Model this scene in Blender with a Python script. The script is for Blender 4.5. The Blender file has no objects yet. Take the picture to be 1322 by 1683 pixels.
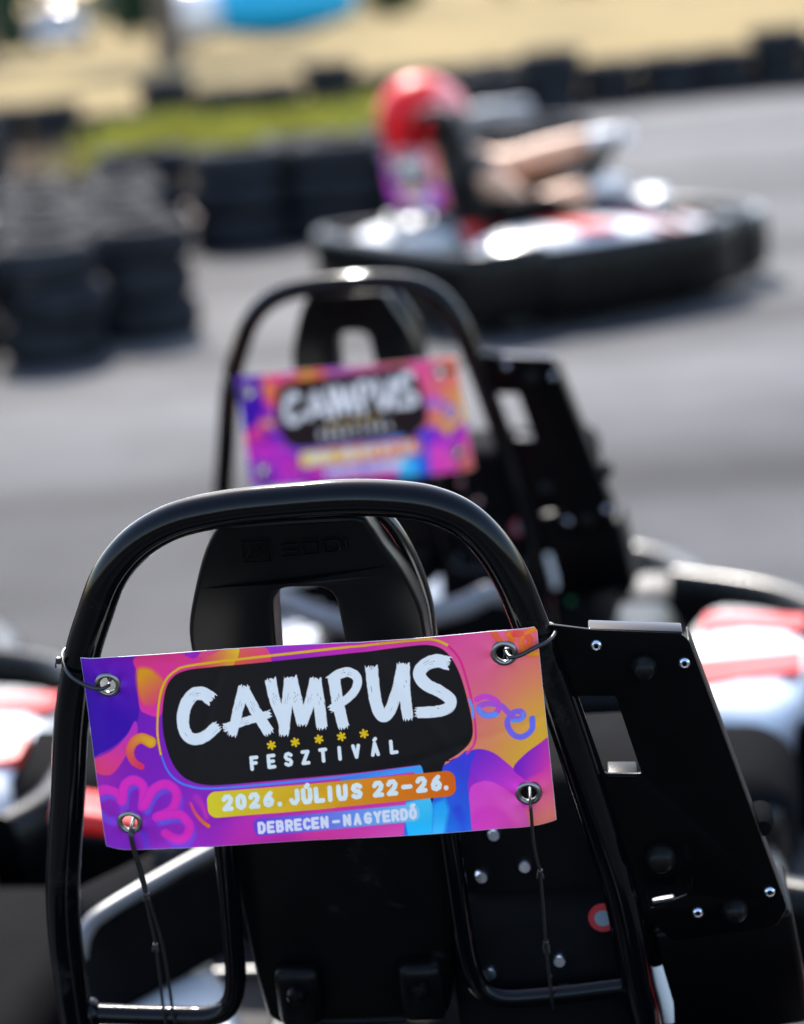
import bpy, bmesh, math, random
import numpy as np
from mathutils import Vector, Matrix
R = math.radians
random.seed(7)
SC = bpy.context.scene
COL = SC.collection

# ------------------------------------------------------------------ camera
cam = bpy.data.cameras.new('camera'); camo = bpy.data.objects.new('camera', cam); COL.objects.link(camo)
CAM_Z = 1.6
p, r = R(14.34), R(5.0)
F = Vector((0, math.cos(p), -math.sin(p))); U0 = Vector((0, math.sin(p), math.cos(p))); R0 = Vector((1, 0, 0))
RT = math.cos(r)*R0 - math.sin(r)*U0; UP = math.cos(r)*U0 + math.sin(r)*R0
camo.matrix_world = Matrix(((RT.x, UP.x, -F.x, 0), (RT.y, UP.y, -F.y, 0), (RT.z, UP.z, -F.z, CAM_Z), (0, 0, 0, 1)))
cam.sensor_fit = 'HORIZONTAL'; cam.sensor_width = 24.0; cam.lens = 24.0*3422/1322
cam.clip_end = 3000; cam.clip_start = .05
cam.dof.use_dof = True; cam.dof.focus_distance = 2.075; cam.dof.aperture_fstop = 1.75; cam.dof.aperture_blades = 0
SC.camera = camo
# ------------------------------------------------------------------ light
SUN_AZ, SUN_EL = R(-8), R(47)          # azimuth clockwise from +Y: the sun stands beyond the scene
w = bpy.data.worlds.new('World'); SC.world = w; w.use_nodes = True
nt = w.node_tree; nt.nodes.clear()
sky = nt.nodes.new('ShaderNodeTexSky'); sky.sky_type = 'NISHITA'; sky.sun_disc = False
sky.sun_elevation = SUN_EL; sky.sun_rotation = SUN_AZ; sky.dust_density = 1.6; sky.air_density = 1.0
bg = nt.nodes.new('ShaderNodeBackground'); bg.inputs[1].default_value = .15
wo = nt.nodes.new('ShaderNodeOutputWorld')
nt.links.new(sky.outputs[0], bg.inputs[0]); nt.links.new(bg.outputs[0], wo.inputs[0])
sl = bpy.data.lights.new('sun', 'SUN'); sl.energy = 3.2; sl.angle = R(.5); sl.color = (1, .95, .87)
so = bpy.data.objects.new('sun', sl); COL.objects.link(so)
sd = Vector((math.sin(SUN_AZ)*math.cos(SUN_EL), math.cos(SUN_AZ)*math.cos(SUN_EL), math.sin(SUN_EL)))
so.rotation_euler = sd.to_track_quat('Z', 'Y').to_euler(); so.location = (-3, 14, 20)
SC.view_settings.view_transform = 'Standard'; SC.view_settings.look = 'None'
SC.view_settings.exposure = 2.0; SC.view_settings.gamma = 1
SC.render.engine = 'CYCLES'
try:
    SC.cycles.max_bounces = 6; SC.cycles.use_denoising = True
    SC.cycles.sample_clamp_indirect = 6
except Exception: pass

# ------------------------------------------------------------------ materials
def mat(name, col, rough=.5, metal=0, coat=0, nscale=0, namt=.0, bump=0, bscale=60, spec=.5, rvar=0):
    m = bpy.data.materials.new(name); m.use_nodes = True
    n = m.node_tree.nodes; l = m.node_tree.links; b = n['Principled BSDF']
    b.inputs['Base Color'].default_value = (*col, 1); b.inputs['Roughness'].default_value = rough
    b.inputs['Metallic'].default_value = metal; b.inputs['Coat Weight'].default_value = coat
    b.inputs['Specular IOR Level'].default_value = spec
    tc = n.new('ShaderNodeTexCoord')
    nz = n.new('ShaderNodeTexNoise'); nz.inputs['Scale'].default_value = nscale or 8; nz.inputs['Detail'].default_value = 6
    l.new(tc.outputs['Object'], nz.inputs['Vector'])
    mx = n.new('ShaderNodeMix'); mx.data_type = 'RGBA'
    mx.inputs[6].default_value = (*[c*(1-namt) for c in col], 1); mx.inputs[7].default_value = (*[min(1, c*(1+namt)) for c in col], 1)
    l.new(nz.outputs[0], mx.inputs[0]); l.new(mx.outputs[2], b.inputs['Base Color'])
    if rvar:
        mr = n.new('ShaderNodeMapRange'); mr.inputs[3].default_value = max(0, rough-rvar); mr.inputs[4].default_value = min(1, rough+rvar)
        l.new(nz.outputs[0], mr.inputs[0]); l.new(mr.outputs[0], b.inputs['Roughness'])
    if bump:
        n2 = n.new('ShaderNodeTexNoise'); n2.inputs['Scale'].default_value = bscale; n2.inputs['Detail'].default_value = 4
        l.new(tc.outputs['Object'], n2.inputs['Vector'])
        bp = n.new('ShaderNodeBump'); bp.inputs['Strength'].default_value = bump; bp.inputs['Distance'].default_value = .002
        l.new(n2.outputs[0], bp.inputs['Height']); l.new(bp.outputs[0], b.inputs['Normal'])
    return m
M = {}
M['paint'] = mat('black_gloss_paint', (.0012, .0012, .0018), .075, coat=.0, nscale=14, namt=.3, bump=.025, bscale=350, rvar=.02, spec=.17)
M['plastic'] = mat('black_moulded_plastic', (.0012, .0012, .0014), .36, nscale=20, namt=.35, bump=.10, bscale=900, spec=.10, rvar=.08)
M['bumper'] = mat('black_bumper_plastic', (.002, .002, .0022), .28, nscale=9, namt=.5, bump=.10, bscale=200, rvar=.08, spec=.15)
M['guard'] = mat('black_gloss_guard', (.003, .003, .0035), .2, nscale=20, namt=.3, rvar=.06, spec=.7)
M['glinttube'] = mat('glint_grey_tube', (.10, .10, .102), .35, nscale=20, namt=.2, rvar=.08, spec=.5)  # grey base colour stands in for sky glints along black tubes
M['matt'] = mat('matt_black_plastic', (.004, .004, .0045), .85, nscale=20, namt=.4, bump=.1, bscale=500, spec=.02)
M['plate'] = mat('black_powder_coat', (.0008, .0008, .001), .30, nscale=30, namt=.4, bump=.12, bscale=1400, spec=.07, rvar=.06)
M['knob'] = mat('black_rubber_stop', (.002, .002, .002), .42, nscale=40, namt=.2, spec=.14)
M['white'] = mat('white_bodywork', (.60, .60, .59), .22, coat=.4, nscale=6, namt=.06, rvar=.06)
M['red'] = mat('red_bodywork', (.50, .008, .008), .42, spec=.3, coat=.0, nscale=6, namt=.1)
M['rubber'] = mat('tyre_rubber', (.012, .012, .013), .6, nscale=11, namt=.5, bump=.3, bscale=80)
M['oldtyre'] = mat('weathered_tyre_rubber', (.021, .021, .023), .85, nscale=5, namt=.8, bump=.3, bscale=60, spec=.07)
M['greytyre'] = mat('grey_painted_tyre', (.2, .21, .22), .6, nscale=5, namt=.3)
M['steel'] = mat('brushed_steel', (.20, .195, .185), .33, metal=1, nscale=60, namt=.25, rvar=.08)
M['zinc'] = mat('zinc_bolt', (.58, .62, .68), .25, metal=1, nscale=60, namt=.2)
M['alloy'] = mat('alloy_engine', (.25, .25, .26), .4, metal=1, nscale=30, namt=.3)
M['cord'] = mat('black_cable_tie', (.007, .007, .007), .35, nscale=90, namt=.2)
M['green'] = mat('green_plastic', (.01, .13, .055), .4, nscale=15, namt=.2)
M['rail'] = mat('chassis_tube', (.02, .02, .022), .35, nscale=15, namt=.3)
M['stickred'] = mat('red_sticker', (.28, .006, .012), .5, nscale=30, namt=.05)
M['stickblue'] = mat('pale_sticker', (.12, .16, .2), .5, nscale=30, namt=.05)
M['glass'] = mat('dark_visor', (.01, .011, .013), .08, coat=.5, nscale=10, namt=.1)
M['helmet'] = mat('red_helmet_shell', (.62, .006, .010), .42, spec=.18, coat=.0, nscale=5, namt=.06)
M['helmetw'] = mat('white_helmet_graphic', (.75, .7, .68), .2, coat=.5, nscale=5, namt=.04)
M['helmetp'] = mat('pale_pink_helmet_highlight', (.70, .20, .19), .4, spec=.2, coat=.0, nscale=5, namt=.06)  # sun highlight on the red shell, put in as a paler colour
M['skin'] = mat('skin', (.60, .33, .20), .55, nscale=14, namt=.12)
M['shirt'] = mat('black_cotton', (.016, .016, .02), .85, nscale=18, namt=.4)
M['jeans'] = mat('dark_denim', (.035, .042, .065), .85, nscale=40, namt=.4)
M['glove'] = mat('white_glove', (.72, .72, .70), .6, nscale=20, namt=.1)
M['shoe'] = mat('dark_shoe', (.03, .03, .03), .6, nscale=20, namt=.3)
M['bark'] = mat('bark', (.11, .075, .05), .9, nscale=7, namt=.5, bump=.6, bscale=18)
M['cyan'] = mat('turquoise_pvc', (.002, .36, .60), .45, nscale=2, namt=.1)
M['carwhite'] = mat('white_car_paint', (.45, .47, .5), .35, coat=.2, nscale=3, namt=.04)
M['stucco'] = mat('pale_stucco', (.52, .38, .25), .9, nscale=3, namt=.15, bump=.2, bscale=30)
M['roof'] = mat('clay_tile', (.3, .13, .07), .85, nscale=8, namt=.3)
M['window'] = mat('window_glass', (.03, .04, .05), .1, nscale=5, namt=.2)
M['leaf'] = mat('leaf_green', (.05, .085, .02), .6, nscale=.5, namt=.6)
M['leafdark'] = mat('leaf_dark_green', (.02, .055, .018), .6, nscale=.6, namt=.6)
M['weed'] = mat('yellow_green_weed', (.34, .31, .03), .75, nscale=1.2, namt=.45)
M['straw'] = mat('dry_straw', (.16, .10, .045), .9, nscale=2, namt=.5)
M['earth'] = mat('bare_earth', (.10, .075, .06), .95, nscale=3, namt=.5)

def wear(m, amt, col, sc, thr, stretch=(1, 1, 1)):
    """scuffs and dust of their own shape mixed into a material"""
    n = m.node_tree.nodes; l = m.node_tree.links; b = n['Principled BSDF']
    src = b.inputs['Base Color'].links[0].from_socket
    tc = n.new('ShaderNodeTexCoord'); mp = n.new('ShaderNodeMapping'); mp.inputs['Scale'].default_value = stretch
    l.new(tc.outputs['Object'], mp.inputs[0])
    z = n.new('ShaderNodeTexNoise'); z.inputs['Scale'].default_value = sc; z.inputs['Detail'].default_value = 9; z.inputs['Roughness'].default_value = .75
    l.new(mp.outputs[0], z.inputs['Vector'])
    mr = n.new('ShaderNodeMapRange'); mr.inputs[1].default_value = thr; mr.inputs[2].default_value = thr+.1; mr.inputs[4].default_value = amt
    l.new(z.outputs[0], mr.inputs[0])
    mx = n.new('ShaderNodeMix'); mx.data_type = 'RGBA'; mx.inputs[7].default_value = (*col, 1)
    l.new(mr.outputs[0], mx.inputs[0]); l.new(src, mx.inputs[6]); l.new(mx.outputs[2], b.inputs['Base Color'])
wear(M['paint'], .5, (.06, .058, .055), 38, .66)
wear(M['paint'], .35, (.03, .029, .027), 6, .56)
wear(M['plate'], .5, (.022, .021, .02), 26, .63, (1, 1, .25))
wear(M['plate'], .4, (.06, .058, .055), 120, .70)
wear(M['plastic'], .45, (.018, .017, .016), 18, .6)
wear(M['bumper'], .35, (.025, .024, .022), 14, .62)
wear(M['white'], .4, (.4, .39, .37), 12, .62)
wear(M['white'], .7, (.05, .05, .05), 40, .7, (.3, 1, 1))

def asphalt_mat():
    m = bpy.data.materials.new('worn_asphalt'); m.use_nodes = True
    n = m.node_tree.nodes; l = m.node_tree.links; b = n['Principled BSDF']
    tc = n.new('ShaderNodeTexCoord')
    mp = n.new('ShaderNodeMapping'); mp.inputs['Scale'].default_value = (.12, .75, 1); mp.inputs['Rotation'].default_value = (0, 0, R(-7))
    l.new(tc.outputs['Object'], mp.inputs[0])
    a = n.new('ShaderNodeTexNoise'); a.inputs['Scale'].default_value = 1.1; a.inputs['Detail'].default_value = 5
    l.new(mp.outputs[0], a.inputs['Vector'])
    f = n.new('ShaderNodeTexNoise'); f.inputs['Scale'].default_value = 160; f.inputs['Detail'].default_value = 3
    l.new(tc.outputs['Object'], f.inputs['Vector'])
    mid = n.new('ShaderNodeTexNoise'); mid.inputs['Scale'].default_value = 2.3; mid.inputs['Detail'].default_value = 6
    l.new(tc.outputs['Object'], mid.inputs['Vector'])
    cr = n.new('ShaderNodeValToRGB'); e = cr.color_ramp.elements
    e[0].position = .32; e[0].color = (.026, .026, .0275, 1); e[1].position = .68; e[1].color = (.088, .087, .090, 1)
    l.new(a.outputs[0], cr.inputs[0])
    mx = n.new('ShaderNodeMix'); mx.data_type = 'RGBA'; mx.blend_type = 'OVERLAY'; mx.inputs[0].default_value = .35
    l.new(cr.outputs[0], mx.inputs[6]); l.new(f.outputs[0], mx.inputs[7])
    m2 = n.new('ShaderNodeMix'); m2.data_type = 'RGBA'; m2.blend_type = 'OVERLAY'; m2.inputs[0].default_value = .35
    l.new(mx.outputs[2], m2.inputs[6]); l.new(mid.outputs[0], m2.inputs[7])
    wv = n.new('ShaderNodeTexWave'); wv.inputs['Scale'].default_value = .16; wv.inputs['Distortion'].default_value = 5.5; wv.inputs['Detail'].default_value = 3; wv.inputs['Detail Scale'].default_value = .7; wv.bands_direction = 'Y'
    l.new(tc.outputs['Object'], wv.inputs['Vector'])
    c3 = n.new('ShaderNodeValToRGB'); q = c3.color_ramp.elements; q[0].position = .0; q[0].color = (.62, .62, .63, 1); q[1].position = .16; q[1].color = (1, 1, 1, 1)
    l.new(wv.outputs[1], c3.inputs[0])
    m3 = n.new('ShaderNodeMix'); m3.data_type = 'RGBA'; m3.blend_type = 'MULTIPLY'; m3.inputs[0].default_value = 1.0
    l.new(m2.outputs[2], m3.inputs[6]); l.new(c3.outputs[0], m3.inputs[7])
    l.new(m3.outputs[2], b.inputs['Base Color'])
    b.inputs['Roughness'].default_value = .8; b.inputs['Specular IOR Level'].default_value = .08
    bp = n.new('ShaderNodeBump'); bp.inputs['Strength'].default_value = .5; bp.inputs['Distance'].default_value = .004
    l.new(f.outputs[0], bp.inputs['Height']); l.new(bp.outputs[0], b.inputs['Normal'])
    return m
M['asphalt'] = asphalt_mat()
def field_mat():
    m = bpy.data.materials.new('dry_grass_field'); m.use_nodes = True
    n = m.node_tree.nodes; l = m.node_tree.links; b = n['Principled BSDF']
    tc = n.new('ShaderNodeTexCoord')
    a = n.new('ShaderNodeTexNoise'); a.inputs['Scale'].default_value = .35; a.inputs['Detail'].default_value = 7
    f = n.new('ShaderNodeTexNoise'); f.inputs['Scale'].default_value = 14; f.inputs['Detail'].default_value = 4
    l.new(tc.outputs['Object'], a.inputs['Vector']); l.new(tc.outputs['Object'], f.inputs['Vector'])
    cr = n.new('ShaderNodeValToRGB'); e = cr.color_ramp.elements
    e[0].position = .3; e[0].color = (.088, .064, .019, 1); e[1].position = .64; e[1].color = (.165, .116, .040, 1)
    l.new(a.outputs[0], cr.inputs[0])
    mx = n.new('ShaderNodeMix'); mx.data_type = 'RGBA'; mx.blend_type = 'OVERLAY'; mx.inputs[0].default_value = .5
    l.new(cr.outputs[0], mx.inputs[6]); l.new(f.outputs[0], mx.inputs[7])
    l.new(mx.outputs[2], b.inputs['Base Color']); b.inputs['Roughness'].default_value = .95
    b.inputs['Specular IOR Level'].default_value = .1
    return m
M['field'] = field_mat()
def print_mat():
    m = bpy.data.materials.new('printed_vinyl'); m.use_nodes = True
    n = m.node_tree.nodes; l = m.node_tree.links; b = n['Principled BSDF']
    at = n.new('ShaderNodeAttribute'); at.attribute_name = 'print'
    tc = n.new('ShaderNodeTexCoord')
    nz = n.new('ShaderNodeTexNoise'); nz.inputs['Scale'].default_value = 1500; nz.inputs['Detail'].default_value = 2
    l.new(tc.outputs['Object'], nz.inputs['Vector'])
    mx = n.new('ShaderNodeMix'); mx.data_type = 'RGBA'; mx.blend_type = 'OVERLAY'; mx.inputs[0].default_value = .09
    l.new(at.outputs['Color'], mx.inputs[6]); l.new(nz.outputs[0], mx.inputs[7]); l.new(mx.outputs[2], b.inputs['Base Color'])
    b.inputs['Roughness'].default_value = .45; b.inputs['Specular IOR Level'].default_value = .3
    n2 = n.new('ShaderNodeTexNoise'); n2.inputs['Scale'].default_value = 26; n2.inputs['Detail'].default_value = 3
    l.new(tc.outputs['Object'], n2.inputs['Vector'])
    bp = n.new('ShaderNodeBump'); bp.inputs['Strength'].default_value = .12; bp.inputs['Distance'].default_value = .004
    l.new(n2.outputs[0], bp.inputs['Height']); l.new(bp.outputs[0], b.inputs['Normal'])
    return m
M['print'] = print_mat()

# ------------------------------------------------------------------ helpers
def tag(o, label=None, cat=None, group=None, kind=None):
    if label: o['label'] = label
    if cat: o['category'] = cat
    if group: o['group'] = group
    if kind: o['kind'] = kind
    return o
def empty(name, loc=(0, 0, 0), rot=(0, 0, 0)):
    o = bpy.data.objects.new(name, None); o.empty_display_size = .1; COL.objects.link(o)
    o.location = loc; o.rotation_euler = rot; return o
def mesh_obj(name, verts, faces, m, parent=None, smooth=True, angle=35, recalc=True):
    me = bpy.data.meshes.new(name); me.from_pydata([tuple(v) for v in verts], [], faces)
    if recalc:
        bm = bmesh.new(); bm.from_mesh(me); bmesh.ops.recalc_face_normals(bm, faces=bm.faces); bm.to_mesh(me); bm.free()
    if smooth:
        me.shade_smooth()
        me.set_sharp_from_angle(angle=R(angle))
    me.materials.append(m)
    o = bpy.data.objects.new(name, me); COL.objects.link(o)
    if parent: o.parent = parent
    return o
class MB:
    def __init__(s): s.v = []; s.f = []
    def add(s, v, f):
        k = len(s.v); s.v += [tuple(q) for q in v]; s.f += [tuple(i+k for i in q) for q in f]; return s
    def build(s, name, m, parent=None, **k): return mesh_obj(name, s.v, s.f, m, parent, **k)
def spline(pts, n=6, closed=False):
    P = [np.array(q, float) for q in pts]; out = []; N = len(P)
    for i in range(N if closed else N-1):
        a, b, c, d = [P[(i+k) % N] if closed else P[min(max(i+k, 0), N-1)] for k in (-1, 0, 1, 2)]
        for j in range(n):
            t = j/n
            out.append(.5*((2*b)+(-a+c)*t+(2*a-5*b+4*c-d)*t*t+(-a+3*b-3*c+d)*t**3))
    if not closed: out.append(P[-1])
    return out
def tube(pts, rad, seg=20, n=6, closed=False, smooth=True, rads=None):
    P = spline(pts, n, closed) if smooth else [np.array(q, float) for q in pts]
    N = len(P)
    T = [(P[(i+1) % N]-P[i-1]) if closed else (P[min(i+1, N-1)]-P[max(i-1, 0)]) for i in range(N)]
    T = [t/max(np.linalg.norm(t), 1e-9) for t in T]
    a = np.array([0, 0, 1.]) if abs(T[0][2]) < .9 else np.array([1., 0, 0])
    u = np.cross(T[0], a); u /= np.linalg.norm(u); v = []; f = []
    for i in range(N):
        u = u-T[i]*np.dot(u, T[i]); u /= np.linalg.norm(u); b = np.cross(T[i], u)
        rr = rad if rads is None else float(np.interp(i/(N-1), np.linspace(0, 1, len(rads)), rads))
        for k in range(seg):
            an = 2*math.pi*k/seg; v.append(P[i]+rr*(math.cos(an)*u+math.sin(an)*b))
    for i in range(N if closed else N-1):
        for k in range(seg):
            j = (i+1) % N
            f.append((i*seg+k, i*seg+(k+1) % seg, j*seg+(k+1) % seg, j*seg+k))
    if not closed:
        f.append(tuple(range(seg))[::-1]); f.append(tuple(range((N-1)*seg, N*seg)))
    return v, f
def loft(rings, cap=True, closed_path=False):
    n = len(rings[0]); v = [q for rg in rings for q in rg]; f = []; K = len(rings)
    for i in range(K if closed_path else K-1):
        for k in range(n):
            j = (i+1) % K
            f.append((i*n+k, i*n+(k+1) % n, j*n+(k+1) % n, j*n+k))
    if cap and not closed_path: f.append(tuple(range(n))[::-1]); f.append(tuple(range((K-1)*n, K*n)))
    return v, f
def lathe(prof, seg=32, closed=False, ax='z'):
    v = []; f = []; n = len(prof)
    for k in range(seg):
        a = 2*math.pi*k/seg
        for (q, z) in prof:
            c, s_ = q*math.cos(a), q*math.sin(a)
            v.append({'z': (c, s_, z), 'x': (z, c, s_), 'y': (c, z, s_)}[ax])
    for k in range(seg):
        j = (k+1) % seg
        for i in range(n if closed else n-1):
            i2 = (i+1) % n
            f.append((k*n+i, j*n+i, j*n+i2, k*n+i2))
    return v, f
def xf(vf, loc=(0, 0, 0), rot=(0, 0, 0), sc=(1, 1, 1)):
    from mathutils import Euler
    m = Matrix.Translation(loc) @ Euler(rot).to_matrix().to_4x4() @ Matrix.Diagonal((*sc, 1))
    return [tuple(m @ Vector(q)) for q in vf[0]], vf[1]
def rbox(size, bev=.01, loc=(0, 0, 0), rot=(0, 0, 0), seg=3, taper=1):
    bm = bmesh.new(); bmesh.ops.create_cube(bm, size=1)
    for q in bm.verts:
        t = taper if q.co.z > 0 else 1
        q.co = Vector((q.co.x*size[0]*t, q.co.y*size[1]*t, q.co.z*size[2]))
    bmesh.ops.bevel(bm, geom=bm.edges[:], offset=bev, segments=seg, profile=.5, affect='EDGES')
    bm.verts.index_update(); v = [tuple(q.co) for q in bm.verts]; f = [tuple(x.index for x in q.verts) for q in bm.faces]; bm.free()
    return xf((v, f), loc, rot)
def prism(outlines, depth, bev=0, res=3):
    """closed 2D outlines (first the outer one, the rest holes) extruded to +-depth; returns (x, v, off) verts, faces"""
    cu = bpy.data.curves.new('t', 'CURVE'); cu.dimensions = '2D'; cu.fill_mode = 'BOTH'
    cu.extrude = depth-bev; cu.bevel_depth = bev; cu.bevel_resolution = res; cu.offset = -bev
    for ol in outlines:
        s_ = cu.splines.new('POLY'); s_.points.add(len(ol)-1); s_.use_cyclic_u = True
        for q, (x, y) in zip(s_.points, ol): q.co = (x, y, 0, 1)
    o = bpy.data.objects.new('t', cu); COL.objects.link(o)
    me = bpy.data.meshes.new_from_object(o.evaluated_get(bpy.context.evaluated_depsgraph_get()))
    bm = bmesh.new(); bm.from_mesh(me); bmesh.ops.remove_doubles(bm, verts=bm.verts, dist=1e-6)
    bm.verts.index_update(); v = [tuple(q.co) for q in bm.verts]; f = [tuple(x.index for x in q.verts) for q in bm.faces]
    bm.free(); bpy.data.objects.remove(o); bpy.data.curves.remove(cu); bpy.data.meshes.remove(me)
    return v, f
def sp2(pts, n=5): return [tuple(q) for q in spline([(*q, 0) for q in pts], n, True)]
def spl2(pts, n=5): return [(q[0], q[1]) for q in spline([(*q, 0) for q in pts], n, True)]
def rpoly(pts, rad, n=4):
    """polygon with rounded corners"""
    out = []; N = len(pts)
    for i in range(N):
        a, b, c = [np.array(pts[(i+k) % N], float) for k in (-1, 0, 1)]
        d1 = (a-b)/np.linalg.norm(a-b); d2 = (c-b)/np.linalg.norm(c-b)
        q = min(rad, .45*np.linalg.norm(a-b), .45*np.linalg.norm(c-b))
        s, e = b+d1*q, b+d2*q
        for j in range(n+1):
            t = j/n; out.append(tuple((1-t)**2*s+2*t*(1-t)*b+t*t*e))
    return out
def children(o): return [c for c in bpy.data.objects if c.parent == o]
def copy_tree(o, parent=None):
    c = o.copy(); COL.objects.link(c)
    if parent: c.parent = parent
    for ch in children(o): copy_tree(ch, c)
    return c

# ------------------------------------------------------------------ the setting
TRACK_Z = .265
def gz(y):
    t = min(1, max(0, (y-4.45)/2.7)); return TRACK_Z*t*t*(3-2*t)
def sheet(name, xs, ys, m, dz, kind='structure'):
    v = [(x, y, gz(y)+dz) for y in ys for x in xs]; n = len(xs)
    f = [(j*n+i, j*n+i+1, (j+1)*n+i+1, (j+1)*n+i) for j in range(len(ys)-1) for i in range(n-1)]
    o = mesh_obj(name, v, f, m, recalc=False); tag(o, kind=kind); return o
fine = [4.4+.1*i for i in range(30)]
sheet('ground', [-1500, -60, 60, 1500], [-60, 0]+fine+[20, 200, 2500], M['field'], -.008)
sheet('asphalt', [-25, -3, 3, 25], [-20, 0]+fine+[12, 21.2], M['asphalt'], 0)
v = [(-6, 12.2, TRACK_Z+.004), (-.2, 12.0, TRACK_Z+.004), (.35, 15, TRACK_Z+.004), (.5, 20.6, TRACK_Z+.004), (-8, 20.4, TRACK_Z+.004)]
tag(mesh_obj('dirt_patch', v, [(0, 1, 2, 3, 4)], M['earth'], recalc=False), kind='structure')

# ------------------------------------------------------------------ go-kart
LEAN = R(8); cl, sln = math.cos(LEAN), math.sin(LEAN)
def hp(oz):
    return lambda x, v, off=0: (x, -v*sln+off*cl, oz+v*cl+off*sln)
def mapped(vf, fn): return [fn(*q) for q in vf[0]], vf[1]
HOOP = [(-.309, -.449), (-.306, -.351), (-.3, -.289), (-.292, -.243), (-.273, -.155), (-.255, -.069), (-.234, 0), (-.215, .044), (-.191, .09),
        (-.158, .124), (-.116, .145), (-.066, .154), (-.017, .157), (.05, .158), (.097, .154), (.135, .146), (.167, .129), (.191, .101), (.209, .064), (.222, .02),
        (.238, -.042), (.26, -.134), (.282, -.236), (.297, -.311), (.309, -.418)]
def ringprof(path, zlo, zhi, th, m_, name, parent, closed=True):
    """rounded bumper profile swept along a plan path"""
    P = spline([(*q, 0) for q in path], 6, closed); N = len(P); rings = []
    for i in range(N):
        t = (P[(i+1) % N]-P[i-1]) if closed else P[min(i+1, N-1)]-P[max(i-1, 0)]
        t = t/np.linalg.norm(t); nrm = np.array([t[1], -t[0], 0]); rg = []
        for k in range(16):
            a = 2*math.pi*k/16; c, s = math.cos(a), math.sin(a)
            ex = .6
            rx = math.copysign(abs(c)**ex, c)*th/2; rz = math.copysign(abs(s)**ex, s)*(zhi-zlo)/2
            q = P[i]+nrm*rx; rg.append((q[0], q[1], (zlo+zhi)/2+rz))
        rings.append(rg)
    vf = loft(rings, closed_path=closed)
    return mesh_obj(name, *vf, m_, parent, angle=50)
def bolt_mb(x, v, r=.0062, out=.004):
    """domed torx screw head in (x, v, off), facing -off"""
    mb = MB()
    prof = [(0, .0), (r*.34, .0), (r*.36, -out*.9), (r*.62, -out), (r*.85, -out*.75), (r, -out*.25), (r, .002)]
    prof = [(q, z-.0005) for q, z in prof]
    vf = lathe(prof, 20); mb.add([(a+x, b+v, c) for a, b, c in vf[0]], vf[1])
    st = []
    for k in range(12):
        a = math.pi*k/6; q = r*(.44 if k % 2 else .26); st.append((q*math.cos(a), q*math.sin(a)))
    return mb
def wheel(name, x, y, rad, wid, parent):
    t = [(rad*.56, -wid*.46), (rad*.75, -wid*.5), (rad*.9, -wid*.5), (rad*.975, -wid*.42), (rad, -wid*.28), (rad, -wid*.06), (rad*.985, -wid*.05), (rad*.985, wid*.05), (rad, wid*.06),
         (rad, wid*.28), (rad*.975, wid*.42), (rad*.9, wid*.5), (rad*.75, wid*.5), (rad*.56, wid*.46)]
    wv = lathe(t, 36, True, 'x')
    tyre = mesh_obj(name, *xf(wv, (x, y, rad)), M['rubber'], parent)
    rm = [(0, wid*.2), (rad*.25, wid*.22), (rad*.28, wid*.34), (rad*.5, wid*.3), (rad*.57, wid*.47), (rad*.57, -wid*.47), (rad*.5, -wid*.3), (rad*.28, -wid*.34), (rad*.25, -wid*.22), (0, -wid*.2)]
    mesh_obj('rim', *xf(lathe(rm, 28, False, 'x'), (x, y, rad)), M['alloy'], tyre)
    return tyre
def side_pod(sgn, parent, track):
    """white bodywork beside the seat, black below"""
    rings = []; zb0 = .13 if not track else .19
    S = [(.10, .40, .64, .20), (.16, .36, .70, .235), (.3, .31, .73, .26), (.5, .26, .74, .27), (.7, .30, .735, .255), (.88, .36, .70, .225), (.98, .42, .64, .18)]
    if not track and sgn > 0: S = [((y-.1)*.84-.10, .54+(x0-.26)*.25, x1+.10, z+.075) for (y, x0, x1, z) in S]
    elif not track: S = [((y-.1)*.84+.10, x0-.06, .48-(.74-x1)*.5, z+.045) for (y, x0, x1, z) in S]
    else: S = [(y*1.2-.28, x0, x1, z+.085) for (y, x0, x1, z) in S]
    for (y, x0, x1, zt) in S:
        rg = []
        for k in range(24):
            a = 2*math.pi*k/24; c, s = math.cos(a), math.sin(a); ex = .55
            xx = (x0+x1)/2+math.copysign(abs(c)**ex, c)*(x1-x0)/2
            zz = zb0+(math.copysign(abs(s)**ex, s)*(zt-zb0) if s > 0 else math.copysign(abs(s)**ex, s)*.03)
            if s > 0: zz -= .035*(xx-x0)/(x1-x0)
            rg.append((sgn*xx, y, zz))
        rings.append(rg)
    pod = mesh_obj('side_pod', *loft(rings), M['white'], parent, angle=60)
    # red raised flash across the top
    z0 = .004
    for (ya, yb) in (((.18, .34), (.56, .76)) if track else ((-.02, .08), (.24, .38)) if sgn > 0 else ((.50, .60),)):
        rg = []; fl = MB()
        for t in np.linspace(0, 1, 8):
            x = (.60+t*.20 if sgn > 0 and not track else .42+t*.26 if track else .41+t*.05)
            for dy, in ((0,), (1,)):
                y = ya+(yb-ya)*dy+.10*t
                zt = np.interp(y, [q[0] for q in S], [q[3] for q in S])-.035*(x-S[3][1])/(S[3][2]-S[3][1])
                rg.append((sgn*x, y, zt+z0))
        f = [(2*i, 2*i+1, 2*i+3, 2*i+2) for i in range(7)]
        nv = len(rg); lo = [(a, b, c-.02) for a, b, c in rg]
        f2 = [tuple(i+nv for i in q[::-1]) for q in f]
        side = [(0, 1, nv+1, nv), (nv-2, nv-1, 2*nv-1, 2*nv-2)]
        for i in range(7): side += [(2*i, 2*i+2, nv+2*i+2, nv+2*i), (2*i+1, 2*i+3, nv+2*i+3, nv+2*i+1)]
        fl.add(rg+lo, f+f2+side)
        fl.build('red_flash', M['red'], pod, angle=30)
    return pod

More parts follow.
